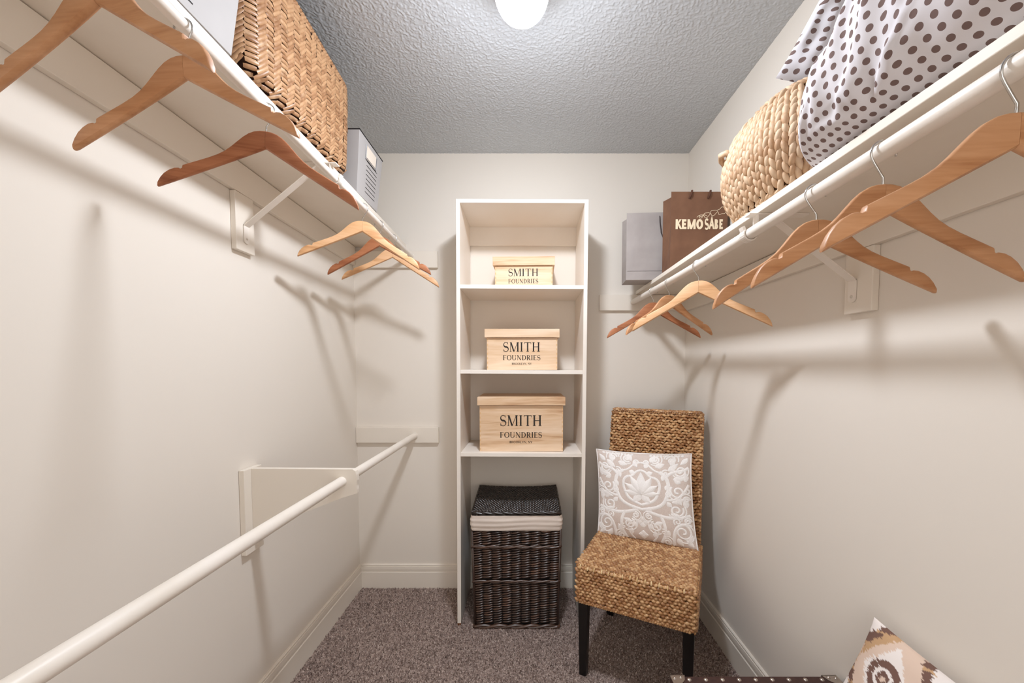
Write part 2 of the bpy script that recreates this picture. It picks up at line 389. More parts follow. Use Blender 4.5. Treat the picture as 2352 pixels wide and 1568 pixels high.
# ------------------------------------------------------------------ shelves, cleats, rods, brackets
TL = .027/1.5                                  # the left shelf climbs slightly towards the door
def tilt(p): return (p[0], p[1], p[2] + TL*(2.17-p[1]))
YN = YF + .01
sh = obj('closet_shelf', MB().box(XL+.001, -.675, YN, YB-.001, 1.9305, 1.9495, tilt), 'cream', bevel=.0015)
tag(sh, 'long white wooden shelf on the left wall under the herringbone basket', 'shelf')
sh = obj('closet_shelf', MB().box(.600, XR-.001, YN, YB-.001, 1.6705, 1.6885), 'cream', bevel=.0015)
tag(sh, 'long white wooden shelf on the right wall under the polka dot bags', 'shelf')
def cleat(label, mb): return tag(obj('wall_cleat', mb, 'trim', bevel=.0015), label, 'cleat')
cleat('white cleat board along the left wall under the upper shelf', MB().box(XL+.001, XL+.019, YN, YB-.021, 1.829, 1.9280, tilt))
cleat('white cleat board along the right wall under the shelf', MB().box(XR-.019, XR-.001, YN, YB-.021, 1.5765, 1.6680))
cleat('short white cleat board on the back wall at the end of the upper left rod', MB().box(XL+.001, -.497, YB-.019, YB-.001, 1.816, 1.907))
cleat('short white cleat board on the back wall at the end of the right rod', MB().box(.3975, XR-.001, YB-.019, YB-.001, 1.582, 1.669))
cleat('short white cleat board on the back wall at the end of the lower left rod', MB().box(XL+.001, -.5015, YB-.019, YB-.001, .843, .931))

def rodL(y): return 1.877 + TL*(2.17-y)
def rodR(y): return 1.630 - .012*math.sin(math.pi*min(max((2.17-y)/1.9,0),1))
RL, RR, RLOW = .0118, .0142, .0168
XRL, XRR, XRW = -.640, .584, -.638
def rod(label, X, zf, r, y0):
    t = thing('closet_rod', label, 'closet rod', (X, y0, zf(y0)), group=None)
    ys_ = [YN + (y0-YN)*i/24 for i in range(25)]
    obj('pole', MB().tube([(0, y-y0, zf(y)-zf(y0)) for y in ys_], r, 20), 'white', t, True, auto=60)
    obj('flange', MB().lathe([(r+.001,-.003),(r+.0035,-.003),(r+.0045,0),(r+.001,0)], (0,0,0), 24), 'trim', t, True).rotation_euler = (R(90),0,0)
    return t
rod('white painted rod under the upper left shelf', XRL, rodL, RL, YB-.0195)
rod('white painted rod under the right shelf', XRR, rodR, RR, YB-.0195)
rod('lower white painted rod on the left side passing through a wooden bracket', XRW, lambda y: .882-.006*(2.17-y), RLOW, YB-.0195)

def shelf_bracket(side, y, wx, zsh, rx, rz, rr, label, blk, blabel):
    s = 1 if side == 'L' else -1               # towards the room
    b = obj('wall_block', MB().box(min(wx,wx+.019*s)+.0005, max(wx,wx+.019*s)-.0005, blk[0], blk[1], blk[2], blk[3]), 'trim', bevel=.002)
    tag(b, blabel, 'block')
    X0 = wx + .0195*s; t = thing('shelf_bracket', label, 'bracket', (X0, y, blk[2]+.03))
    ox, oz = X0, blk[2]+.03
    w = .012
    # wall tab with rounded foot
    zt = blk[2]+.088; zb = blk[2]+.028
    poly = [(y-w, zt), (y-w, zb+w)] + [(y-w*math.cos(R(a)), zb+w-w*math.sin(R(a))) for a in range(15, 180, 15)] + [(y+w, zb+w), (y+w, zt)]
    obj('tab', MB().prism([(p[0]-y, p[1]-oz) for p in poly], 'x', 0, .003*s), 'white', t, auto=40)
    obj('screw', MB().lathe([(.0001,.0022),(.0035,.0015),(.0045,0)], (0,0,0), 12), 'screw', t, True, loc=(.003*s, 0, zb+.016-oz)).rotation_euler = (0, R(90)*s, 0)
    xt = rx - .075*s                           # where strut meets the shelf
    A = Vector((X0+.0015*s, 0, zt-.002)); B = Vector((rx-.055*s, 0, zsh-.006)); d = (B-A).normalized(); nn = Vector((-d.z,0,d.x))*.0018
    mb = MB()
    def bar(A, B, th, w0=w):
        d = (B-A).normalized(); nn = Vector((-d.z,0,d.x))*th
        q = [A+nn, A-nn, B-nn, B+nn]; mb.prism([(p.x-ox, p.z-oz) for p in q], 'y', -w0, w0)
    bar(A, B, .0016); obj('strut', mb, 'white', t)
    mb = MB(); bar(Vector((rx-.150*s,0,zsh-.0022)), Vector((rx+.006*s,0,zsh-.0022)), .0016); obj('arm', mb, 'white', t)
    # drop link and saddle round the rod
    mb = MB(); w2 = .011
    bar(Vector((rx-(rr+.0035)*s,0,zsh-.002)), Vector((rx-(rr+.0035)*s,0,rz)), .0016, w2)
    prev = None
    for a in range(180, 391, 15):
        p = Vector((rx+s*(rr+.0035)*math.cos(R(a)), 0, rz+(rr+.0035)*math.sin(R(a))))
        if prev is not None: bar(prev, p, .0018, w2)
        prev = p
    bar(prev, prev+Vector((s*.004,0,.010)), .0034, w2*.8)
    obj('rod_saddle', mb, 'white', t)
    return t
shelf_bracket('L', 1.318, XL, 1.9305+TL*(2.17-1.318), XRL, rodL(1.318), RL, 'white steel shelf bracket on the left wall holding the upper rod', (1.276,1.360,1.655,1.828+TL*.85), 'white vertical wood block under the left wall cleat behind the bracket')
shelf_bracket('R', 1.035, XR, 1.6705, XRR, rodR(1.035), RR, 'white steel shelf bracket on the right wall holding the right rod', (.978,1.063,1.412,1.5760), 'white vertical wood block under the right wall cleat behind the bracket')
# hook lip of the right bracket curls up in front of the rod
# wooden bracket of the lower rod
t = thing('rod_bracket', 'white wooden triangular bracket carrying the lower left rod', 'bracket', (XL+.001, 1.315, .632))
ox, oy, oz = XL+.001, 1.315, .632
obj('wall_block', MB().box(0, .018, 1.272-oy, 1.358-oy, 0, .923-oz), 'trim', t, bevel=.0015)
x1 = -.587-ox; zr = .882-.006*(2.17-1.315)-oz; xr = XRW-ox
outer = [(.0185,.9215-oz),(x1-.014,.919-oz),(x1-.004,.913-oz),(x1,.900-oz),(x1+.001,.880-oz),(x1-.001,.862-oz),(x1+.0005,.848-oz),(x1,.836-oz),(xr+.0,.820-oz),(.0185,.700-oz)]
mb = MB().prism(outer, 'y', 1.305-oy, 1.324-oy)
obj('support_board', mb, 'trim', t)

# ------------------------------------------------------------------ hangers
UP = [(0,0),(.012,-.0008),(.024,-.0042),(.036,-.0110),(.048,-.0215),(.060,-.0345),(.072,-.0478),(.085,-.0605),(.100,-.0715),(.118,-.0820),(.138,-.0925),(.160,-.1040),(.1685,-.1085),(.1695,-.1150),(.1735,-.1180),(.1775,-.1165),(.1850,-.1180),(.1950,-.1240),(.2040,-.1325),(.2110,-.1430),(.2160,-.1545),(.2180,-.1640)]
def low(x): return -.041 - x/.218*.1245
def hanger_arm(sg):
    """one shoulder: outline swept through a rounded section, bowed a little forward"""
    xs_ = [0] + [x for x, z in UP[1:]]; st = []
    for i, (x, z) in enumerate(UP):
        zl = low(x) if i < len(UP)-1 else -.1655
        st.append((x, z, zl))
    th = .0058; e = .0030; prof = lambda zu, zl: [(-th,zl+e),(-th,zu-e),(-th+e*.35,zu-e*.3),(-th+e,zu),(th-e,zu),(th-e*.35,zu-e*.3),(th,zu-e),(th,zl+e),(th-e*1.2,zl),(-th+e*1.2,zl)]
    mb = MB(); n = 10; vs = []
    for (x, zu, zl) in st:
        if zu-zl < 2*e+.001: zu, zl = max(zu,zl+.0005), zl; p = [(y*.5, (zu+zl)/2+(z-(zu+zl)/2)*.4) for y, z in prof(zl+2*e+.001, zl)]
        else: p = prof(zu, zl)
        for (y, z) in p: vs.append((sg*x, y - .010*(x/.218)**1.6, z))
    fs = [(i*n+k, i*n+(k+1)%n, (i+1)*n+(k+1)%n, (i+1)*n+k) for i in range(len(st)-1) for k in range(n)] + [tuple(range(n))[::-1], tuple(range((len(st)-1)*n, len(st)*n))]
    if sg > 0: fs = [f[::-1] for f in fs]
    mb.add(vs, fs); return mb
def make_hanger(mat, bulge, rr):
    t = thing('clothes_hanger', '', 'hanger')
    for sg in (-1, 1):
        a = obj('arm', hanger_arm(sg), mat, t, True, auto=50); a.location.x = sg*.0002
    c = .055; r = .0026 + rr; zc = c + rr + .0022 - r - .0006        # loop hangs on the rod, whose centre is .055 above the dome
    r = rr + .006; zc = c + rr + .0019 - r
    pts = [(0,0,-.012),(0,0,.006),(0,0,.012),(bulge*.004,0,.018),(bulge*(r*.75),0,zc-r*.72)]
    pts += [(bulge*r*math.cos(R(a)), 0, zc+r*math.sin(R(a))) for a in range(-22, 200, 12)]
    obj('hook', MB().tube(pts, .0018, 8), 'chrome', t, True)
    return t
protos = {}
def copy_tree(o):
    c = o.copy(); COL.objects.link(c)
    for k in list(o.children):
        d = k.copy(); COL.objects.link(d); d.parent = c; d.matrix_parent_inverse = k.matrix_parent_inverse.copy()
    return c
HANG = [  # side, yaw, y, roll, wood, label
 ('L',-10.8,.601,2.5,'hw0','beech hanger on the upper left rod nearest the viewer, cropped by the top edge'),
 ('L',-2.7,.747,-1.4,'hw0','beech hanger on the upper left rod, second from the viewer, below the basket'),
 ('L',11.9,.971,2.4,'hw2','reddish brown hanger on the upper left rod in front of the steel bracket'),
 ('L',15.8,1.522,2.7,'hw1','pale beech hanger in front of the far trio on the left rod'),
 ('L',3.5,1.691,-.7,'hw2','reddish hanger in the middle of the far trio on the left rod'),
 ('L',14.0,1.855,1.9,'hw1','pale hanger at the back of the left rod, closest to the back wall'),
 ('R',-4.7,.475,1.2,'hw0','large beech hanger on the right rod nearest the viewer, cropped by the right edge'),
 ('R',-1.1,.648,-1.1,'hw0','beech hanger on the right rod, second from the viewer, under the polka dot bag'),
 ('R',-2.0,.794,-3.9,'hw0','beech hanger on the right rod, third from the viewer, before the steel bracket'),
 ('R',-28.0,1.331,.5,'hw1','pale twisted hanger in front of the far trio on the right rod'),
 ('R',20.2,1.607,-1.5,'hw0','hanger in the middle of the far trio on the right rod'),
 ('R',1.4,1.805,-.3,'hw2','reddish hanger at the back of the right rod, closest to the back wall')]
for sd, yaw, y, roll, wd, lab in HANG:
    key = (sd, wd)
    if key not in protos: protos[key] = o = make_hanger(wd, 1 if sd == 'L' else -1, RL if sd == 'L' else RR)
    else: o = copy_tree(protos[key])
    X = XRL if sd == 'L' else XRR; z = (rodL if sd == 'L' else rodR)(y)
    o.location = (X, y, z-.055); o.rotation_euler = (0, R(roll), R(yaw)); o['label'] = lab
    o['group'] = 'wooden hangers on the left rod' if sd == 'L' else 'wooden hangers on the right rod'

# ------------------------------------------------------------------ tall shelf unit
UX0, UX1, UY0, UZ = -.345, .274, 1.835, 2.051
t = thing('shelf_unit', 'tall narrow white open shelf unit against the back wall', 'shelf unit', ((UX0+UX1)/2, UY0, 0), (0, R(.28), 0))
cx = (UX0+UX1)/2; hw = (UX1-UX0)/2
for sg in (-1, 1):
    a, b = sorted((sg*hw, sg*(hw-.018)))
    sp_ = obj('side_panel', MB().box(a, b, 0, YB-.004-UY0, .012, UZ), 'laminate', t, bevel=.001)
    if sg < 0: obj('chipped_foot', MB().hexa([(a+.002,.003,.0),(b-.003,.002,.0),(b-.002,.05,.0),(a+.001,.05,.0)], [(a,0,.012),(b,0,.012),(b,.06,.012),(a,.06,.012)]), 'chip', sp_)
obj('top_board', MB().box(-hw+.018, hw-.018, 0, YB-.004-UY0, UZ-.017, UZ), 'laminate', t, bevel=.001)
for z in (1.656, 1.2545, .8555): obj('shelf_board', MB().box(-hw+.018, hw-.018, .002, YB-.004-UY0, z-.018, z), 'laminate', t, bevel=.001)
obj('back_rail', MB().box(-hw+.018, hw-.018, YB-.022-UY0, YB-.004-UY0, 1.936, UZ-.0172), 'laminate', t)

# wooden boxes with lettering
def crate(cxw, y0, z0, w, d, h, lh, label, l1, l2, l3, rot=0):
    t = thing('wooden_box', label, 'box', (cxw, y0, z0), (0,0,R(rot)), 'nested wooden boxes on the shelf unit')
    b = w/2-.010; th = .010; body = obj('body', MB().box(-b, b, .010, d-.010, 0, h-lh-.002), 'pine', t, bevel=.001)
    lid = obj('lid', MB().box(-w/2, w/2, 0, d, h-lh, h), 'pine', t, bevel=.0015)
    put = lambda q: (q[0], .0095, q[1]); hb = h-lh
    for s, hh_, oy, wd, th_ in ((('SMITH',)+l1+(.15,)), (('FOUNDRIES',)+l2+(.16,)), (('BROOKLYN, NY',)+l3+(.17,))):
        obj('lettering', text(s, hh_, th_, .055 if hh_ > .012 else .09, .07, put, -.002, oy, wd), 'ink', body)
    # comb joints: small end-grain pegs at both front corners
    mb = MB(); k = int(hb/.022)
    for i in range(k):
        for sg in (-1, 1): mb.box(sg*(b-.0035)-.0025, sg*(b-.0035)+.0025, .0094, .0100, .008+i*.022, .018+i*.022)
    stuff(obj('comb_joint', mb, wjoint, body))
    return t
wjoint = newmat('end_grain', (214,176,132), .7)
zs = 1.2545
crate(-.031, 1.862, .8560, .428, .27, .268, .041, 'largest wooden lettered box on the lowest shelf of the unit', (.0525,.126,.205), (.0275,.068,.206), (.0105,.041,.112))
crate(-.0275, 1.885, 1.2550, .366, .24, .200, .042, 'middle sized wooden lettered box on the middle shelf of the unit', (.0455,.090,.182), (.0245,.048,.184), (.0095,.026,.098))
crate(-.020, 1.935, 1.6565, .308, .21, .160, .043, 'smallest wooden lettered box on the top shelf of the unit', (.036,.066,.150), (.0215,.030,.150), (.008,.012,.082), -1.5)

# ------------------------------------------------------------------ dark wicker hamper
HX, HY, HD = -.0545, 1.816, .31
t = thing('laundry_hamper', 'dark brown wicker laundry hamper with cloth liner under the shelf unit', 'hamper', (HX, HY, 0))
HB = .492
def half(z): return .203 + .012*z/HB                     # half width grows upwards
obj('core', MB().hexa([(-half(0)+.006,.010,.012),(half(0)-.006,.010,.012),(half(0)-.006,HD-.006,.012),(-half(0)+.006,HD-.006,.012)],
                      [(-half(HB)+.006,.006,HB),(half(HB)-.006,.006,HB),(half(HB)-.006,HD-.002,HB),(-half(HB)+.006,HD-.002,HB)]), 'wicker_core', t)
pc = piece(.056, .0096, .0075, .30, 7, 6); mb = MB(); pitch = .0119; ncol = 9
for face in ('f', 'l', 'r'):
    for j in range(int((HB-.016)/pitch)):
        z = .022+j*pitch
        if abs(z-.405) < .007 or abs(z-.235) < .005: continue
        wid = 2*half(z) if face == 'f' else HD
        nc = ncol if face == 'f' else 6
        for i in range(nc):
            zz = z + (pitch*.5 if i % 2 else 0); u = (i+.5)/nc*wid - wid/2
            slant = R(7+random.uniform(-3,5))
            if face == 'f': P, eu, nr = Vector((u, .010*(1-z/HB)+.003, zz)), Vector((1,0,0)), Vector((0,-1,0))
            elif face == 'l': P, eu, nr = Vector((-half(z)+.003, HD/2-u, zz)), Vector((0,-1,0)), Vector((-1,0,0))
            else: P, eu, nr = Vector((half(z)-.003, HD/2+u, zz)), Vector((0,1,0)), Vector((1,0,0))
            lay(mb, pc, P, eu, Vector((0,0,1)), nr, slant, 0, wid/nc/.056*1.12, random.uniform(.9,1.1))
stuff(obj('weave', mb, 'wicker', t, True))
def band(z, r, twist, nm='twined_band'):
    mb = MB()
    for ph in (0, 1):
        pts = []; a = half(z)+.001; loop = [(-a,0),(a,0),(a,HD),(-a,HD),(-a,0)]
        per = []
        for k in range(4):
            p, q = loop[k], loop[k+1]; nn = 36 if k in (0,2) else 26
            for i in range(nn): per.append((p[0]+(q[0]-p[0])*i/nn, p[1]+(q[1]-p[1])*i/nn))
        for i, (x, y) in enumerate(per+per[:1]):
            an = i*twist+ph*math.pi; pts.append((x*(1+.012*math.cos(an)), (y-HD/2)*(1+.012*math.cos(an))+HD/2, z+r*.8*math.sin(an)))
        mb.tube(pts, r, 6)
    return obj(nm, mb, 'wicker', t, True)
band(.405, .0052, .55); band(.235, .0044, .55); band(.010, .0075, .45, 'base_rim')
for sx in (-1, 1):
    obj('corner_post', MB().tube([(sx*(half(0)-.002), .006, .004), (sx*(half(HB)-.002), .004, HB)], .0065, 8), 'wicker', t, True)
# cloth liner folded over the rim
nu, nv = 90, 14; a = .219
def liner(i, j):
    q = i/nu*4; k = int(q) % 4; f = q-int(q); c = [(-a,-.004),(a,-.004),(a,HD+.004),(-a,HD+.004)]
    p, p2 = c[k], c[(k+1)%4]; x = p[0]+(p2[0]-p[0])*f; y = p[1]+(p2[1]-p[1])*f; v = j/(nv-1)
    rc = .02; 
    w = .0026*noise.noise(Vector((x*5, y*5, v*9+3))) + .0020*math.sin(v*21+3*noise.noise(Vector((x*4,y*4,1))))
    bul = .006*math.sin(math.pi*v)+w
    dx = x/a; dy = (y-HD/2)/(HD/2+.004); cor = .010*max(0, abs(dx)+abs(dy)-1.9)/.1
    return (x*(1+bul*3.4)-.0*dx - dx*cor, (y-HD/2)*(1+bul*4.6)+HD/2, HB-.006+v*.074)
obj('liner', MB().grid(liner, nu, nv, True), 'linen', t, True)
# lid: woven mat, slightly dished, with a rolled rim
LZ = .572
def lidp(u, v):     # u, v in 0..1
    x = (-.212+.424*u); y = -.002 + (HD+.004)*v
    return Vector((x, y, LZ + .006 + .022*v - .010*math.sin(math.pi*u)*math.sin(math.pi*min(1,v*1.05)) + .010*v*abs(2*u-1)**2))
mb = MB().grid(lambda i, j: lidp(i/12, j/10), 13, 11); mb.grid(lambda i, j: lidp(i/12, j/10)-Vector((0,0,.012)), 13, 11)
for (fa, fb) in (((0,0),(1,0)), ((1,0),(1,1)), ((1,1),(0,1)), ((0,1),(0,0))):
    pass
lid = obj('lid', mb, 'wicker_core', t, True)
pc = piece(.0165, .0105, .0052, .4, 5, 5); mb = MB()
for j in range(26):
    for i in range(26):
        u = (i+.5+(.5 if j % 2 else 0))/26.5; v = (j+.5)/26
        P, eu, ev, nr = frame(lambda a_, b_: lidp(a_, b_), min(u,.995), min(max(v,.005),.995)); lay(mb, pc, P, eu, ev, nr, random.uniform(-.1,.1), 0, 1, 1.15)
M['wicker_black'] = island('black_wicker', [(26,19,16),(40,29,24),(32,24,20)], .25, .8)
stuff(obj('lid_weave', mb, 'wicker_black', lid, True))
mb = MB(); edge = [lidp(i/20,0) for i in range(20)]+[lidp(1,i/16) for i in range(16)]+[lidp(1-i/20,1) for i in range(20)]+[lidp(0,1-i/16) for i in range(17)]
for ph in (0, 2.1, 4.2):
    mb.tube([p+Vector((0,.004*math.cos(i*.9+ph),.004*math.sin(i*.9+ph)-.006)) for i, p in enumerate(edge)], .0052, 6)
obj('lid_rim', mb, 'wicker_black', lid, True)

# ------------------------------------------------------------------ woven parsons chair
t = thing('dining_chair', 'woven seagrass parsons chair with black legs beside the shelf unit', 'chair', (.195, 1.525, 0), (0,0,-R(26.2)))
SW, SD, SB, SH, BH = .450, .43, .320, .478, 1.050
seat_core = MB().box(.006, SW-.006, .006, SD, SB+.004, SH-.006)
seat = obj('seat', seat_core, 'grass_dark', t, bevel=.012, seg=3)
def bk(z): return .402 + .232*(z-.40)                    # front plane of the backrest
BX0, BX1, BT = .010, .440, .050
core = MB().hexa([(BX0+.005,bk(.36)+.005,.36),(BX1-.005,bk(.36)+.005,.36),(BX1-.005,bk(.36)+BT,.36),(BX0+.005,bk(.36)+BT,.36)],
                 [(BX0+.005,bk(BH)+.005,BH-.005),(BX1-.005,bk(BH)+.005,BH-.005),(BX1-.005,bk(BH)+BT,BH-.005),(BX0+.005,bk(BH)+BT,BH-.005)])
back = obj('backrest', core, 'grass_dark', t, bevel=.012, seg=3)
pcs = piece(.0225, .0135, .0085, .30, 5, 5)
def weave(O, eu, ev, w, h, du=.0165, dv=.0122, skip=None, light=None, lmb=None, ang=.32, sz=1):
    mb = MB(); eu = eu.normalized(); ev = ev.normalized(); nr = eu.cross(ev).normalized(); nj = int(h/dv); ni = int(w/du)
    for j in range(nj+1):
        for i in range(ni+1):
            u = (i+(.5 if j % 2 else 0))*du; v = j*dv
            if u > w+.002: continue
            P = O + eu*(u+random.uniform(-.001,.001)) + ev*(v+random.uniform(-.001,.001))
            lay(mb, pcs, P, eu, ev, nr, (ang if (i+j) % 2 else -ang)+random.uniform(-.15,.15), random.uniform(-.0014,.001), sz*random.uniform(.9,1.1), sz*random.uniform(.88,1.12))
    return mb
def merge(*ms):
    o = MB()
    for m_ in ms: o.add(m_.v, m_.f)
    return o
X_, Y_, Z_ = Vector((1,0,0)), Vector((0,1,0)), Vector((0,0,1))
w1 = weave(Vector((.006,.002,SB+.008)), X_, Z_, SW-.012, SH-SB-.018)
w2 = weave(Vector((.004,.008,SH-.003)), X_, Y_, SW-.008, SD-.02, .0158, .0124, ang=.22, sz=.88)
w3 = weave(Vector((.002,SD-.01,SB+.008)), -Y_, Z_, SD-.02, SH-SB-.018); w4 = weave(Vector((SW-.002,.01,SB+.008)), Y_, Z_, SD-.02, SH-SB-.018)
def edge_row(P0, P1, nr, step=.0105):
    mb = MB(); P0, P1, nr = Vector(P0), Vector(P1), Vector(nr).normalized(); d = (P1-P0).normalized(); k = int((P1-P0).length/step)
    for i in range(k+1): lay(mb, pcs, P0+(P1-P0)*i/k, d, nr.cross(d), nr, (.9 if i % 2 else .6), -.004, .85, .95)
    return mb
e1 = edge_row((.008,.006,SH-.006), (SW-.008,.006,SH-.006), (0,-1,1)); e2 = edge_row((.006,.006,SB+.01), (.006,.006,SH-.01), (-1,-1,0)); e3 = edge_row((SW-.006,.006,SB+.01), (SW-.006,.006,SH-.01), (1,-1,0))
e4 = edge_row((.006,.01,SH-.006), (.006,SD-.03,SH-.006), (-1,0,1)); e5 = edge_row((SW-.006,.01,SH-.006), (SW-.006,SD-.03,SH-.006), (1,0,1))
stuff(obj('weave', merge(w1,w2,w3,w4,e1,e2,e3,e4,e5), 'grass', seat, True))
# braided edge along the lower rim and pale stitches along the front edge
mb = MB()
rim = [(.002,SD*.98,SB+.004),(.002,.02,SB+.004),(.006,.004,SB+.004),(.02,.001,SB+.004),(SW-.02,.001,SB+.004),(SW-.006,.004,SB+.004),(SW-.002,.02,SB+.004),(SW-.002,SD*.98,SB+.004)]
def dens(pts, step):
    o = []
    for a_, b_ in zip(pts[:-1], pts[1:]):
        a_, b_ = Vector(a_), Vector(b_); k = max(1, int((b_-a_).length/step))
        for i in range(k): o.append(a_+(b_-a_)*i/k)
    o.append(Vector(pts[-1])); return o
pc2 = piece(.015, .0085, .006, .4, 4, 4)
dp = dens(rim, .009)
for i in range(len(dp)-1):
    d = (dp[i+1]-dp[i]).normalized(); nr = d.cross(Z_)
    lay(mb, pc2, dp[i], d, Z_, nr, .6, .001); lay(mb, pc2, dp[i]-Z_*.003, d, -Z_, -nr*-1, -.6, .001)
stuff(obj('braided_edge', mb, 'grass', seat, True))
mb = MB(); pc3 = piece(.017, .0062, .0048, .5, 4, 4)
for i in range(15):
    x = .022+i*.0275+random.uniform(-.003,.003); P = Vector((x, .001, SH-.012+random.uniform(-.003,.003))); nr = Vector((0,-.8,.6)); lay(mb, pc3, P, Vector((0,.6,.8)), -X_, nr, 0, .003)
stuff(obj('stitch', mb, 'grass_light', seat, True))
bv = Vector((0, .232, 1)).normalized()
w1 = weave(Vector((BX0+.004, bk(SH)-.0, SH)), X_, bv, BX1-BX0-.008, (BH-SH)/bv.z-.008, .0180, .0135)
w2 = weave(Vector((BX0+.006, bk(BH)+.008, BH-.003)), X_, Y_, BX1-BX0-.012, BT-.012)
w3 = weave(Vector((BX1-.001, bk(SH)+.006, SH)), Y_, bv, BT-.010, (BH-SH)/bv.z-.008); w4 = weave(Vector((BX0+.001, bk(SH)+BT-.006, SH)), -Y_, bv, BT-.010, (BH-SH)/bv.z-.008)
e1 = edge_row((BX0+.008,bk(BH)+.008,BH-.007), (BX1-.008,bk(BH)+.008,BH-.007), (0,-1,1)); e2 = edge_row((BX0+.006,bk(SH)+.006,SH), (BX0+.006,bk(BH)+.006,BH-.01), (-1,-1,0)); e3 = edge_row((BX1-.006,bk(SH)+.006,SH), (BX1-.006,bk(BH)+.006,BH-.01), (1,-1,0))
stuff(obj('weave', merge(w1,w2,w3,w4,e1,e2,e3), 'grass', back, True))
mb = MB(); pc4 = piece(.0095, .0060, .0040, .6, 4, 4); nr = X_.cross(bv)
for j in range(int((BH-SH-.02)/.027)+1):
    for i in range(12):
        u = .012+i*.036+(.018 if j % 2 else 0)
        if u < BX1-BX0-.01: lay(mb, pc4, Vector((BX0+u, bk(SH), SH))+bv*(.010+j*.027), bv, -X_, nr, 0, .0035)
stuff(obj('stitch', mb, 'grass_light', back, True))
def leg(x0, x1, y0, y1, z1, dx=0, dy=0, tp=.006):
    return MB().hexa([(x0+dx+tp/2,y0+dy+tp/2,0),(x1+dx-tp/2,y0+dy+tp/2,0),(x1+dx-tp/2,y1+dy-tp/2,0),(x0+dx+tp/2,y1+dy-tp/2,0)], [(x0,y0,z1),(x1,y0,z1),(x1,y1,z1),(x0,y1,z1)])
for q in ((.006,.046,.012,.052,SB+.004,0,0,.010), (SW-.046,SW-.006,.012,.052,SB+.004,0,0,.010), (.012,.050,.40,.440,SB+.06,0,.045), (SW-.056,SW-.018,.40,.440,SB+.06,0,.045)):
    obj('leg', leg(*q), 'blackwood', t, bevel=.002)

# ------------------------------------------------------------------ pillows
class Pillow:
    """soft square pad between four corners (A far-top-left, B, C, D in order), swelling along both sides of its plane"""
    def __init__(s, A, B, C, D, T, pinch=.05, p=2.4, wr=0, seed=0):
        s.c = [Vector(q) for q in (A,B,C,D)]; s.T, s.pinch, s.p, s.wr, s.seed = T, pinch, p, wr, seed
        s.n = (s.c[1]-s.c[0]).cross(s.c[3]-s.c[0]).normalized()
    def at(s, u, v, side=1, lift=0):           # u, v in -1..1
        k = 1-s.pinch
        uu = u*(k + s.pinch*abs(v)**2.5); vv_ = v*(k + s.pinch*abs(u)**2.5)
        a = (uu+1)/2; b = (vv_+1)/2
        P = (s.c[0]*(1-a)+s.c[1]*a)*(1-b) + (s.c[3]*(1-a)+s.c[2]*a)*b
        h = max(0,(1-abs(u)**s.p))*max(0,(1-abs(v)**s.p)); th = s.T*h**.55
        if s.wr: th += s.wr*h**.3*noise.noise(Vector((u*2.6+s.seed, v*2.6, 3.1)))*min(1,4*h)
        return P + s.n*(side*(th+lift))
    def mesh(s, n=40):
        mb = MB()
        mb.grid(lambda i, j: s.at(i/n*2-1, j/n*2-1, 1), n+1, n+1); mb.grid(lambda i, j: s.at(1-i/n*2, j/n*2-1, -1), n+1, n+1); return mb
# damask pillow leaning on the chair back
PA, PB, PC, PD = (.347,1.926,.856), (.744,1.735,.875), (.737,1.629,.470), (.338,1.823,.460)
base = Vector(PD)
pl = Pillow(*[Vector(q)-base for q in (PD, PC, PB, PA)], .055, .05, 2.2, .006, 2)
o = thing('throw_pillow', 'taupe pillow with white embroidered damask on the woven chair', 'pillow', base)
obj('pillow_cover', pl.mesh(44), 'taupe', o, True)
emb = MB()
def strip(pts, w, lift=.0018):
    q = []; n_ = len(pts)
    for i, p in enumerate(pts):
        a_ = pts[max(i-1,0)]; b_ = pts[min(i+1,n_-1)]; d = (b_[0]-a_[0], b_[1]-a_[1]); l = math.hypot(*d) or 1
        ww = (w if not callable(w) else w(i/(n_-1)))*1.25; q.append((p, (-d[1]/l*ww, d[0]/l*ww)))
    vs = []
    for p, nn in q:
        for k, lf in ((-1,.0002),(-.4,lift),(.4,lift),(1,.0002)):
            u, v = p[0]+nn[0]*k, p[1]+nn[1]*k; vs.append(pl.at(max(-.985,min(.985,u)), max(-.985,min(.985,v)), 1, lf))
    emb.add(vs, [(i*4+k, i*4+k+1, i*4+k+5, i*4+k+4)[::-1] for i in range(n_-1) for k in range(3)])
def both(pts, w): strip(pts, w); strip([(-x,y) for x, y in pts][::-1], w)
def spiral(cx_, cy_, r0, turns, a0, sg=1, n_=34): return [(cx_+r0*(1-.86*i/n_)*math.cos(a0+sg*turns*6.283*i/n_), cy_+r0*(1-.86*i/n_)*math.sin(a0+sg*turns*6.283*i/n_)) for i in range(n_+1)]
def bez(p0,p1,p2,p3,n_=20): return [tuple((1-t_)**3*a_+3*(1-t_)**2*t_*b_+3*(1-t_)*t_*t_*c_+t_**3*d_ for a_,b_,c_,d_ in zip(p0,p1,p2,p3)) for t_ in [i/n_ for i in range(n_+1)]]
def leafy(x, y, an, ln, wd, f=strip):
    pts = [(x+ln*t_*math.cos(an), y+ln*t_*math.sin(an)) for t_ in [i/8 for i in range(9)]]
    f(pts, lambda q: wd*math.sin(math.pi*min(1,max(.03,q))**.8)+.004)
OC = .18                                      # centre of the lotus
for i, an in enumerate((90, 60, 120, 32, 148, 6, 174, -44, 224)):
    leafy(0, OC-.12, R(an), (.50,.46,.46,.42,.42,.38,.38,.26,.26)[i], (.080,.066,.066,.058,.058,.052,.052,.060,.060)[i], lambda p_, w_, i=i: strip(p_, w_, .0052-.00040*i))
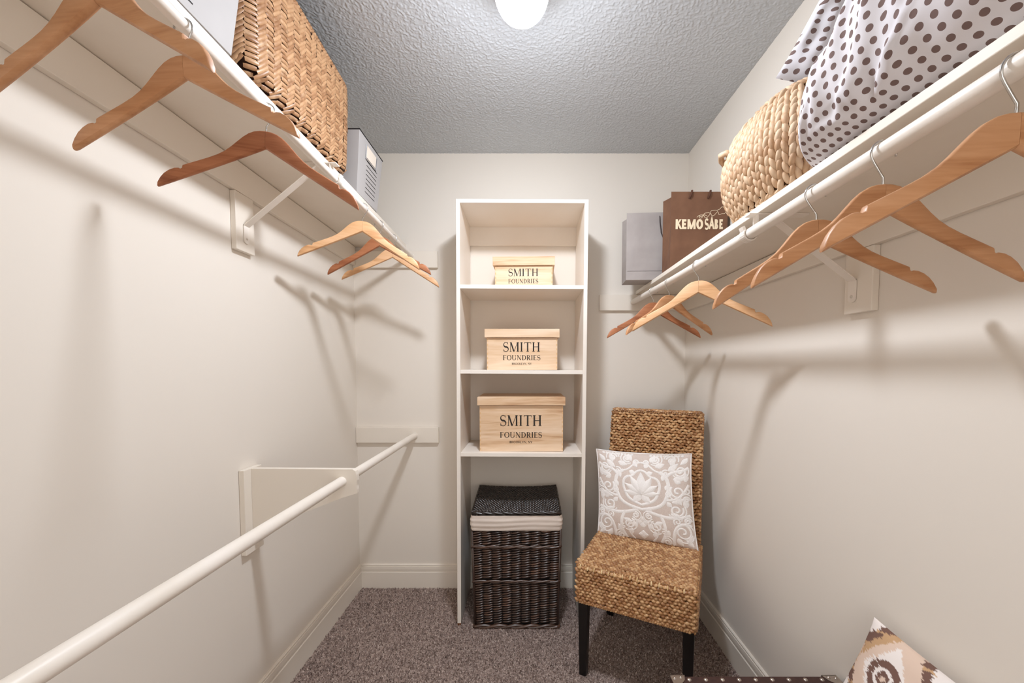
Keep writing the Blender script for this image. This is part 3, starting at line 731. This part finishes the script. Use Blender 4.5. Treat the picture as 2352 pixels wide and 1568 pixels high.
both(bez((0,OC+.42),(.16,OC+.40),(.12,OC+.28),(.26,OC+.27)), .020); both(bez((.26,OC+.27),(.42,OC+.24),(.40,OC+.02),(.34,OC-.08)), .022); both(bez((.34,OC-.08),(.30,OC-.28),(.12,OC-.30),(0,OC-.36)), .024)
both(bez((0,OC+.60),(.22,OC+.58),(.20,OC+.42),(.38,OC+.40)), .016); both(bez((.38,OC+.40),(.62,OC+.30),(.58,OC-.02),(.50,OC-.18)), .030); both(bez((.50,OC-.18),(.42,OC-.40),(.16,OC-.42),(0,OC-.46)), .028)
for cx_, cy_, r_, a_, s_ in ((.74,.18,.15,2.4,1),(.70,-.22,.14,.6,-1),(.28,-.62,.12,2,1),(.62,.86,.10,3,-1),(.80,.62,.12,3.6,1),(.78,-.66,.17,1.2,-1),(.14,-.42,.07,1.4,1),(.90,.02,.07,0,1),(.90,-.42,.07,0,1),(.30,.86,.09,4,1),(.46,-.92,.08,2,-1)):
    both(spiral(cx_, cy_, r_, 1.5, a_, s_), .017)
    both([(cx_+(r_+.045)*math.cos(a_+s_*q*.25), cy_+(r_+.045)*math.sin(a_+s_*q*.25)) for q in range(14)], .012)
both(bez((.52,OC+.30),(.66,OC+.50),(.80,.56),(.96,.70)), .026); both(bez((.50,OC-.2),(.66,-.02),(.80,.02),(.96,.34)), .022); both(bez((.10,-.30),(.40,-.40),(.60,-.44),(.96,-.30)), .030)
both(bez((.36,-.34),(.50,-.60),(.46,-.80),(.34,-.97)), .026); both(bez((.12,-.52),(.30,-.56),(.40,-.74),(.18,-.97)), .016); both(bez((.96,-.52),(.80,-.44),(.60,-.50),(.58,-.96)), .026)
for x_, y_, an, ln in ((.56,.62,40,.26),(.66,.44,10,.26),(.62,.74,75,.2),(.62,-.06,20,.28),(.58,-.30,-20,.24),(.66,-.80,-60,.18),(.86,-.86,60,.2),(.20,.80,60,.18),(.30,.70,20,.2),(.90,.40,90,.2),(.14,-.70,70,.14),(.90,-.14,100,.18)):
    leafy(x_, y_, R(an), ln, .045, both)
for an in (0,90,180,270): leafy(0, -.56, R(an), .13, .05); leafy(0, -.84, R(an), .10, .04)
for q in range(10): both([(.20+.02*math.cos(k*.8)+q*.078*.9, .955+.016*math.sin(k*.8)) for k in range(9)], .010)
for x_, y_, an, ln in ((.08,.66,60,.16),(.12,.52,20,.14),(.44,.40,70,.18),(.50,.20,60,.14),(.94,.90,225,.2),(.94,-.92,135,.18),(.40,-.52,200,.18),(.52,-.66,250,.2),(.24,-.88,90,.16),(.72,.04,-60,.16),(.52,-.06,-50,.14),(.80,.36,150,.16),(.22,-.22,210,.16),(.66,.60,110,.14)):
    leafy(x_, y_, R(an), ln, .038, both)
for cx_, cy_, r_, a_, s_ in ((.50,.56,.08,1,1),(.42,-.72,.07,2,-1),(.92,.20,.07,3,1),(.10,.78,.06,0,1),(.70,-.46,.08,4,-1),(.56,.10,.06,2,1)): both(spiral(cx_, cy_, r_, 1.3, a_, s_), .014)
obj('embroidery', emb, 'thread', o, True)
crd = [pl.at(-1+2*i/30,-1,1) for i in range(30)]+[pl.at(1,-1+2*i/30,1) for i in range(30)]+[pl.at(1-2*i/30,1,1) for i in range(30)]+[pl.at(-1,1-2*i/30,1) for i in range(31)]
obj('seam', MB().tube(crd, .0032, 6), 'thread', o, True)

# ------------------------------------------------------------------ trunk and ikat pillow
TZ, TY1, TX0, TX1, TY0 = .400, 1.046, .402, .868, .56
t = thing('studded_chest', 'brown studded storage chest on the carpet by the right wall', 'chest', (TX0, TY0, 0))
tw, td = TX1-TX0, TY1-TY0
body = obj('body', MB().box(.004, tw-.004, .004, td-.004, .0, .28), 'trunkfab', t, bevel=.004)
lid = obj('lid', MB().box(.002, tw-.002, .002, td-.002, .282, TZ-.003), 'trunkfab', t, bevel=.005)
st_ = MB().box(0, tw, td-.034, td, TZ-.045, TZ).box(0, tw, 0, .034, TZ-.045, TZ).box(0, .034, .034, td-.034, TZ-.045, TZ).box(tw-.034, tw, .034, td-.034, TZ-.045, TZ)
strap = obj('strap', st_, 'leather', t, bevel=.003)
for i in range(9):
    obj('stud', MB().lathe([(.0001,.0034),(.0035,.0028),(.0055,.0012),(.0062,0)], (0,0,0), 12), 'nail', strap, True, loc=(.048+i*(tw-.096)/8, td-.012, TZ))
for i in range(4):
    obj('stud', MB().lathe([(.0001,.0034),(.0035,.0028),(.0055,.0012),(.0062,0)], (0,0,0), 12), 'nail', strap, True, loc=(tw-.014, td-.06-i*.09, TZ))
for x0, s_ in ((0,1),(tw,-1)):
    mb = MB().prism([(x0-.001*s_,td+.001),(x0-.001*s_,td-.040),(x0+.012*s_,td-.036),(x0+.034*s_,td-.016),(x0+.040*s_,td+.001)][::s_], 'z', TZ, TZ+.002)
    mb.box(min(x0-.001*s_,x0+.04*s_), max(x0-.001*s_,x0+.04*s_), td, td+.002, TZ-.045, TZ+.002)
    c_ = obj('corner_plate', mb, 'nail', t)
    for (a_, b_) in ((.008,-.010),(.026,-.007),(.008,-.030)):
        obj('stud', MB().lathe([(.0001,.0030),(.0030,.0024),(.0046,0)], (0,0,0), 10), 'nail', c_, True, loc=(x0+a_*s_, td+b_, TZ+.002))
# ikat lumbar pillow standing on the trunk, leaning on the wall
A_, B_ = Vector((.842,.909,.663)), Vector((.838,.47,.650)); D_, C_ = Vector((.745,.925,.418)), Vector((.740,.47,.412))
o = thing('throw_pillow', 'brown and white ikat pillow on the studded chest against the right wall', 'pillow', D_)
pk = Pillow(C_-D_, B_-D_, A_-D_, D_-D_, .040, .05, 2.2, .004, 5)
NI = 150
mb = MB(); mb.grid(lambda i, j: pk.at(i/NI*2-1, j/NI*2-1, 1), NI+1, NI+1); mb.grid(lambda i, j: pk.at(1-i/30*2, j/30*2-1, -1), 31, 31)
ik = obj('pillow_cover', mb, 'ikat', o, True)
ca = ik.data.color_attributes.new('print', 'FLOAT_COLOR', 'POINT')
WH, BR, TN, PK = lin((238,230,225)), lin((118,90,80)), lin((196,160,122)), lin((222,198,180))
def ikat(u, v):                               # u up the pillow, v along it
    jag = .035*noise.noise(Vector((u*40, v*6, 0)))+.03*noise.noise(Vector((u*90, v*9, 4)))
    y = (v+1+jag)*.219; x = (u+1+jag*.3)*.132       # metres
    cell = lambda q, p_: (q % p_)/p_
    X1 = cell(y-.091, .17)-.5; Y1 = cell(x-.072, .20)-.5
    r = abs(X1)*1.15 + abs(Y1)
    col = WH
    e = math.hypot(X1*.17, Y1*.20)
    if e < .040: col = BR
    if e < .024: col = WH
    if e < .016: col = BR
    if e < .007: col = PK
    if .40 < r < .56: col = PK
    if .56 < r < .74: col = TN if Y1*X1 > 0 else PK
    if .70 < r < .86: col = BR if abs(math.sin(x*90+y*30)) > .25 else TN
    return col
data = []
for j in range(NI+1):
    for i in range(NI+1): data += ikat(i/NI*2-1, j/NI*2-1)
data += list(WH)*(31*31)
ca.data.foreach_set('color', data)

# ------------------------------------------------------------------ left shelf: boxes and herringbone basket
def top_l(y): return 1.9497 + TL*(2.17-y)
def tbox(name, label, y0, y1, x0, x1, h, label_holder, slots):
    z = top_l(y0); t = thing(name, label, 'box', (x1, y0, z)); ox, oy = x1, y0
    L_ = y1-y0; D = x1-x0; fl = .020                # flares towards the top
    sl = math.atan(TL)
    body = obj('body', MB().hexa([(-D+.008,.002,0),(0,.002,-TL*0),(0,L_,-TL*L_*0),(-D+.008,L_,0)], [(-D,-.008,h),(fl,-.008,h),(fl,L_+.024,h),(-D,L_+.024,h)]), 'greybox', t, bevel=.001)
    obj('rim', MB().box(-D-.0005, fl+.001, -.009, -.0075, h-.003, h+.0015).box(fl-.0005, fl+.0012, -.009, L_+.025, h-.003, h+.0015).box(-D, fl, L_+.0235, L_+.025, h-.003, h+.0015), 'slot', body)
    mb = MB()
    def fp(y, z_, o_=0.0006): k = z_/h; return (fl*k+o_, -.008*k+.002*(1-k)+(L_+.024*k+.008*k)*y, z_)
    def seg(y0_, z0_, y1_, z1_, w_): 
        a_, b_ = fp(y0_, z0_-w_), fp(y1_, z1_-w_); c_, d_ = fp(y1_, z1_+w_), fp(y0_, z0_+w_); mb.add([a_,b_,c_,d_], [(0,1,2,3)])
    for (ya, yb_, za) in slots: seg(ya, za, yb_, za, .0013)
    obj('slot', mb, 'slot', body)
    if label_holder:
        mb2 = MB(); q = [fp(.30,h*.70,.002), fp(.70,h*.70,.002), fp(.70,h*.90,.002), fp(.30,h*.90,.002)]; mb2.add(q, [(0,1,2,3)]); obj('label_card', mb2, 'card', body)
        mb3 = MB()
        for (a_, b_) in (((.27,h*.665),(.73,h*.665)), ((.27,h*.665),(.27,h*.90)), ((.73,h*.665),(.73,h*.90))):
            mb3.tube([fp(a_[0],a_[1],.002), fp(b_[0],b_[1],.002)], .0014, 6)
        obj('label_holder', mb3, 'steel', body)
    return t
tbox('storage_box', 'grey slotted storage box at the far end of the left shelf', 1.554, 1.760, -.945, -.675, .236, True, [(.34,.80,.155-.0175*i) for i in range(8)])
tbox('storage_box', 'pale grey slotted storage box at the near end of the left shelf', .66, .912, -.945, -.675, .236, False, [(.06,.58,.020+.0215*i) for i in range(8)])

# herringbone basket
BY0, BY1 = .946, 1.505; bw, bh = .285, .325
zb_ = top_l((BY0+BY1)/2)+.0015; bc = Vector((-.675-bw/2+.006, (BY0+BY1)/2, zb_))
t = thing('herringbone_basket', 'large plaited palm basket in herringbone weave on the left shelf', 'basket', bc, (-math.atan(TL),0,0))
HL, HWd, RC = (BY1-BY0)/2, bw/2, .065
def rr_point(s, hx, hy, r):       # arc-length walk round a rounded rectangle, counter-clockwise from the middle of the +x side
    segs = [(2*(hy-r)), math.pi*r/2, 2*(hx-r), math.pi*r/2, 2*(hy-r), math.pi*r/2, 2*(hx-r), math.pi*r/2]
    tot = sum(segs); s = (s + (hy-r)) % tot
    cs = [((hx, -(hy-r)), 0), ((hx-r, hy-r), 0), ((hx-r, hy), 1), ((-(hx-r), hy-r), 90), ((-hx, hy-r), 2), ((-(hx-r), -(hy-r)), 180), ((-(hx-r), -hy), 3), ((hx-r, -(hy-r)), 270)]
    for k, l in enumerate(segs):
        if s <= l or k == 7:
            (c, a) = cs[k]
            if k % 2 == 0: d = [(0,1),(-1,0),(0,-1),(1,0)][k//2]; return Vector((c[0]+d[0]*s, c[1]+d[1]*s, 0))
            an = R(a) + s/r; return Vector((c[0]+r*math.cos(an), c[1]+r*math.sin(an), 0))
        s -= l
PER = 2*((HL-RC)*2+(HWd-RC)*2)+2*math.pi*RC
def hbas(s, tt):                   # tt 0..1 up the side
    k = .90 + .11*min(1,tt*2.2) - .03*max(0,tt-.8)*5*.3
    ins = .035*max(0,(.14-tt)/.14)**2
    p = rr_point(s, HWd-ins, HL-ins, RC); q = .965+.05*math.sqrt(min(1,tt*1.2))
    b = .006*math.sin(math.pi*tt) 
    p = Vector((p.x*q*(1+b*1.5), p.y*q*(1+b*.4), 0)); p.z = tt*bh + .028*(-(p.y)/HL*.5+.5)*tt*1.0
    return p
nS = 120
shell = MB().grid(lambda i, j: hbas(i/nS*PER, j/16)*.990 + Vector((0,0,.002)), nS, 17, True)
shell.add([tuple(hbas(i/nS*PER, 0)*.97) for i in range(nS)], [tuple(range(nS))[::-1]])
body = obj('body', shell, 'palm_dark', t, True)
ncol = 54; cw = PER/ncol; pitch = .0118; pcA = piece(.047, .0100, .0030, .80, 6, 5); pcB = piece(.031, .0112, .0030, .80, 6, 5)
for c_ in range(ncol):
    s = (c_+.5)*cw - PER*.5; mb = MB()
    pm = hbas(s, .5)
    if pm.x < -.12 : continue                       # side against the wall is never seen
    for j in range(-1, int((bh+.004)/pitch)):
        tt = min(.992, max(.012, (j+.7)*pitch/bh))
        P, eu, ev, nr = frame(hbas, s, tt, 2e-3)
        lay(mb, pcA if c_ % 2 else pcB, P, eu, ev, nr, R(52 if c_ % 2 else 13)+random.uniform(-.07,.07), random.uniform(0,.0022), random.uniform(.95,1.08), random.uniform(.92,1.1))
    stuff(obj('plait', mb, 'palm', body, True))
mb = MB()
rimp = [hbas(i/150*PER, 1.0)+Vector((0,0,.002)) for i in range(151)]
pc2 = piece(.026, .009, .006, .5, 4, 5)
for i in range(150):
    d = (rimp[i+1]-rimp[i]).normalized(); nr = d.cross(Z_)
    lay(mb, pc2, rimp[i], d, Z_, nr, .7, -.001); lay(mb, pc2, rimp[i], d, Z_, Z_, .7, .001)
stuff(obj('rim', mb, 'palm', t, True))
hp = hbas(-.17, .93)+Vector((.006,0,0))
obj('handle', MB().tube([hp+Vector((0,-.045,-.004)), hp+Vector((.012,-.030,.006)), hp+Vector((.014,0,.010)), hp+Vector((.012,.030,.006)), hp+Vector((0,.045,-.004))], .009, 8), newmat('brown_leather_handle', (112,62,38), .5), t, True)

# ------------------------------------------------------------------ right shelf: hyacinth basket, paper bags, polka dot bags
ST = 1.6888
hc_ = Vector((.726, 1.066, ST+.004)); ha, hb_, hh_ = .150, .200, .238
t = thing('hyacinth_basket', 'round bellied water hyacinth basket on the right shelf beside the brown paper bag', 'basket', hc_)
def hya(s, tt):                    # s angle, tt 0..1
    k = .70 + .305*math.sin(math.pi*(.06+.80*max(0,tt))); c, sn = math.cos(s), math.sin(s); e = 2/2.7
    return Vector((ha*k*math.copysign(abs(c)**e, c), hb_*k*math.copysign(abs(sn)**e, sn), tt*hh_))
shell = MB().grid(lambda i, j: hya(i/64*6.2832, j/16)*.985+Vector((0,0,.002)), 64, 17, True); shell.add([tuple(hya(i/64*6.2832, 0)) for i in range(64)], [tuple(range(64))[::-1]])
body = obj('body', shell, 'hyac_dark', t, True)
# equal spacing round the belly
tab = [0]; K_ = 720
for i in range(K_): tab.append(tab[-1] + (hya((i+1)/K_*6.2832,.5)-hya(i/K_*6.2832,.5)).length)
per = tab[-1]
def ang_at(d):
    d %= per; i = int(np.searchsorted(tab, d)); return max(0,i-.5)/K_*6.2832
nb = 38; pc = piece(.0385, .0165, .0095, .06, 7, 6)
for c_ in range(nb):
    mb = MB()
    for j in range(12):
        for s2 in (-1, 1):
            tt = .085 + (j+(.5 if s2 > 0 else 0))*.086
            if tt > .985: continue
            a_ = ang_at((c_+.5+.235*s2)*per/nb)
            P, eu, ev, nr = frame(hya, a_, tt, 2e-3)
            wl = (hya(a_+.02,tt)-hya(a_-.02,tt)).length/max(1e-6,(hya(a_+.02,.5)-hya(a_-.02,.5)).length)
            sc_ = random.uniform(.88,1.1)
            lay(mb, pc, P, ev, -eu, nr, s2*R(13)+random.uniform(-.1,.1), random.uniform(-.001,.002), sc_, random.uniform(.9,1.1)*max(.75,wl))
    stuff(obj('braid', mb, 'hyac', body, True))
mb = MB(); pc2 = piece(.030, .011, .008, .3, 5, 5)
for row, tt in enumerate((.010, .036, .995)):
    for i in range(64):
        P, eu, ev, nr = frame(hya, i/64*6.2832, tt, 2e-3); lay(mb, pc2, P, eu, ev, nr, .5*(1 if row % 2 else -1)+random.uniform(-.2,.2), 0)
stuff(obj('rim', mb, 'hyac', t, True))
hd = hya(2.62, .84)
obj('handle', MB().tube([hd+Vector((-.008,-.030,-.010)), hd+Vector((-.020,-.022,.0)), hd+Vector((-.026,.0,.004)), hd+Vector((-.014,.022,.0)), hd+Vector((.004,.030,-.010))], .0085, 8), 'hyac', t, True)

def paper_bag(label, loc, rotz, w, d, h, mat, lean=0):
    t = thing('paper_bag', label, 'bag', loc, (R(lean),0,R(rotz)))
    tk = .004
    mb = MB()           # front, back and creased gussets; open top
    def ring(z, pin): return [(0,0,z),(w,0,z),(w-pin,d/2,z),(w,d,z),(0,d,z),(pin,d/2,z)]
    rings = [ring(0,0), ring(.02,.002), ring(h*.35,.010), ring(h*.7,.018), ring(h,.022)]
    vs = [p for r_ in rings for p in r_]; fs = [(i*6+k, i*6+(k+1)%6, (i+1)*6+(k+1)%6, (i+1)*6+k) for i in range(4) for k in range(6)] + [(5,4,3,2,1,0)]
    mb.add(vs, fs)
    o_ = obj('body', mb, mat, t); md = o_.modifiers.new('solid','SOLIDIFY'); md.thickness = .0012
    return t, o_
t, body = paper_bag('grey paper shopping bag at the back end of the right shelf', (.476, 1.888, ST+.001), -3.5, .215, .115, .318, 'greypaper')
obj('cord_handle', MB().tube([(.155,-.003,.300),(.156,-.004,.27),(.162,-.006,.22),(.176,-.007,.185),(.196,-.006,.175),(.214,-.004,.19)], .0022, 6), 'cord', t, True)
obj('fold_line', MB().box(.006,.209,-.0011,-.0005,.0415,.0425), 'cord', body)
t, body = paper_bag('brown lettered paper shopping bag on the right shelf behind the round basket', (.620, 1.700, ST+.001), 0, .246, .100, .335, 'kraft')
for x_ in (.088, .168):
    obj('cord_stub', MB().tube([(x_-.010,-.0025,.305),(x_-.003,-.0045,.322),(x_+.001,-.002,.339),(x_+.002,.004,.340)], .0040, 7), 'kraft_dark', t, True)
put = lambda q: (q[0], -.0016, q[1])
lt = text('KEMO', .042, .29, .235, 0, put, .080, .176, .121, .03); obj('lettering', lt, 'cream_ink', body)
lt = text('SABE', .042, .29, .235, 0, put, .187, .176, .080, .06)
x_ = .187-.080/2+.080*.372; lt.add([put(q) for q in ((x_-.0045,.2165),(x_+.0045,.2165),(x_,.234))], [(0,1,2)]); obj('lettering', lt, 'cream_ink', body)
sm = MB()
def ln(pts, w_=.0009):
    for a_, b_ in zip(pts[:-1], pts[1:]):
        dx, dy = b_[0]-a_[0], b_[1]-a_[1]; l = math.hypot(dx,dy) or 1; nx_, ny_ = -dy/l*w_, dx/l*w_
        sm.add([put((a_[0]+nx_,a_[1]+ny_)), put((a_[0]-nx_,a_[1]-ny_)), put((b_[0]-nx_,b_[1]-ny_)), put((b_[0]+nx_,b_[1]+ny_))], [(0,1,2,3)])
for (cx_, cy_, rx_, ry_, lob) in ((.130,.230,.009,.006,3),(.154,.236,.013,.009,3),(.184,.246,.014,.010,3),(.220,.254,.019,.013,5)):
    ln([(cx_+rx_*(1+.16*math.cos(lob*a_))*math.cos(a_+.3), cy_+ry_*(1+.16*math.cos(lob*a_))*math.sin(a_+.3)+.25*(rx_*math.cos(a_))) for a_ in [i/28*6.283 for i in range(29)]])
ln([(.112,.226),(.120,.234),(.130,.228),(.142,.238),(.156,.232)])
obj('smoke_ring_drawing', sm, 'cream_ink', body)

# polka dot cloth bag: long, soft, bulging over the shelf front
t = thing('fabric_bag', 'plump polka dot cloth bag lying along the right shelf, nearest the viewer', 'bag', (.70, .50, ST))
YA, YZ = .865, -.02; nu, nv = 180, 190
CR = []
rg = random.Random(4)
for k_ in range(34):
    v0 = rg.uniform(.03,.50); a0_ = rg.uniform(-1.1,.7); CR.append((v0, a0_, v0+rg.uniform(-.02,.16), a0_+rg.uniform(.5,1.5), rg.uniform(.004,.010)*rg.choice((1,1,-1)), rg.uniform(.008,.016)))
for k_ in range(7): CR.append((.20, -1.05, .20+math.cos(.45*k_+.2)*.11, -1.05+math.sin(.45*k_+.2)*.75, .010*(1 if k_ % 2 else -.7), .012))
def crease(v, a):
    a = (a+math.pi) % (2*math.pi) - math.pi; h = 0
    for (v0, a0_, v1, a1_, am, w_) in CR:
        px_, py_ = v*.885, a*.15; x0, y0, x1_, y1_ = v0*.885, a0_*.15, v1*.885, a1_*.15
        dx, dy = x1_-x0, y1_-y0; t_ = max(0, min(1, ((px_-x0)*dx+(py_-y0)*dy)/(dx*dx+dy*dy)))
        d_ = math.hypot(px_-x0-dx*t_, py_-y0-dy*t_)
        if d_ < .05: h += am*math.exp(-(d_/w_)**2)*math.sin(math.pi*(.12+.76*t_))
    return h
def fbag(i, j):
    v = j/(nv-1)                              # along the shelf, far end first
    y = YA + (YZ-YA)*v
    k = math.sqrt(max(0, 1-(1-min(1,v/.11))**2.2)); k2 = math.sqrt(max(0, 1-(1-min(1,(1-v)/.12))**2))
    k = max(.0, min(k, k2 if v > .5 else 1))
    q = min(1, v/.30); H = (.150 + .165*q*q*(3-2*q))*(.35+.65*k); hwid = (.148)*(.25+.75*k)
    a = i/nu*2*math.pi + math.pi; c, s = math.cos(a), math.sin(a)
    e = .80; x = -math.copysign(abs(c)**e, c)*hwid; z = (math.copysign(abs(s)**e, s)*.5+.5)*H
    x = .706 + x + (-.012 if c > 0 else 0)
    wr = .010*noise.ridged_multi_fractal(Vector((y*5.2+z*2.2, z*2.6-y*1.1, 1.7)), .9, 2, 2, 1.0, 2)*1.1*min(1,z/.06) if z > .01 else 0
    wr += .014*noise.noise(Vector((y*9+z*5, z*6, 4)))*min(1, z/.05)
    wr = (wr*.6 + crease(v, a)*min(1,(z+.01)/.04))*min(1, k*1.4)
    x += -wr*c*1.0 if c > 0 else 0; z += wr*.6*max(0,s)
    if c <= 0: x = min(x, .880)
    y2 = y + (1-k)*.012
    return (min(x,.880)-.70, y2-.50, max(.0006, z))
mb = MB().grid(fbag, nu, nv, True); mb.f.append(tuple(range(nu))[::-1])
ob = obj('body', mb, 'polka', t, True)
def polka_uv(ob, nu, nv, cell, skew=0):
    me = ob.data; uv = me.uv_layers.new(name='UVMap'); co_ = [v.co.copy() for v in me.vertices]
    # arc length round each ring and along the length
    U = np.zeros(nu*nv); Vv = np.zeros(nu*nv)
    for j in range(nv):
        acc = 0; ref = 0
        start = 0
        for i in range(nu):
            if i: acc += (co_[j*nu+i]-co_[j*nu+i-1]).length
            U[j*nu+i] = acc
        U[j*nu:(j+1)*nu] -= U[j*nu+nu//4]
    step = [0]+[float(np.median([(co_[j*nu+i]-co_[(j-1)*nu+i]).length for i in range(nu)])) for j in range(1,nv)]
    for i in range(nu):
        acc = 0
        for j in range(nv):
            if j: acc += step[j]
            Vv[j*nu+i] = acc
    for p in me.polygons:
        vs_ = list(p.vertices); big = any(k % nu == nu-1 for k in vs_) and any(k % nu == 0 for k in vs_)
        for li, k in zip(p.loop_indices, vs_):
            if k >= nu*nv: uv.data[li].uv = (0,0); continue
            u_ = U[k]
            if big and k % nu == 0: u_ = U[k+nu-1] + .004
            uv.data[li].uv = (u_/cell + skew*Vv[k]/cell, Vv[k]/cell)
polka_uv(ob, nu, nv, .0200, .0)
# second polka dot bag propped up behind
A_, E_, F_, D_ = Vector((.604,.973,1.972)), Vector((.825,.905,1.850)), Vector((.862,.930,2.31)), Vector((.746,.961,2.240))
o = thing('fabric_bag', 'polka dot cloth bag propped up behind the plump one, resting on the round basket', 'bag', E_)
pk = Pillow(A_-E_, E_-E_, F_-E_, D_-E_, .026, .03, 2.0, .022, 9)
NP = 60
mb = MB(); mb.grid(lambda i, j: pk.at(i/NP*2-1, j/NP*2-1, 1), NP+1, NP+1); mb.grid(lambda i, j: pk.at(1-i/NP*2, j/NP*2-1, -1), NP+1, NP+1)
mb.v = [(min(x, .872-E_.x), y, z) for x, y, z in mb.v]
ob = obj('body', mb, 'polka', o, True); uv = ob.data.uv_layers.new(name='UVMap')
for p in ob.data.polygons:
    for li, k in zip(p.loop_indices, p.vertices):
        q = ob.data.vertices[k].co; uv.data[li].uv = ((q.x*.94-q.z*.34)/.0225, (q.x*.34+q.z*.94)/.0225)
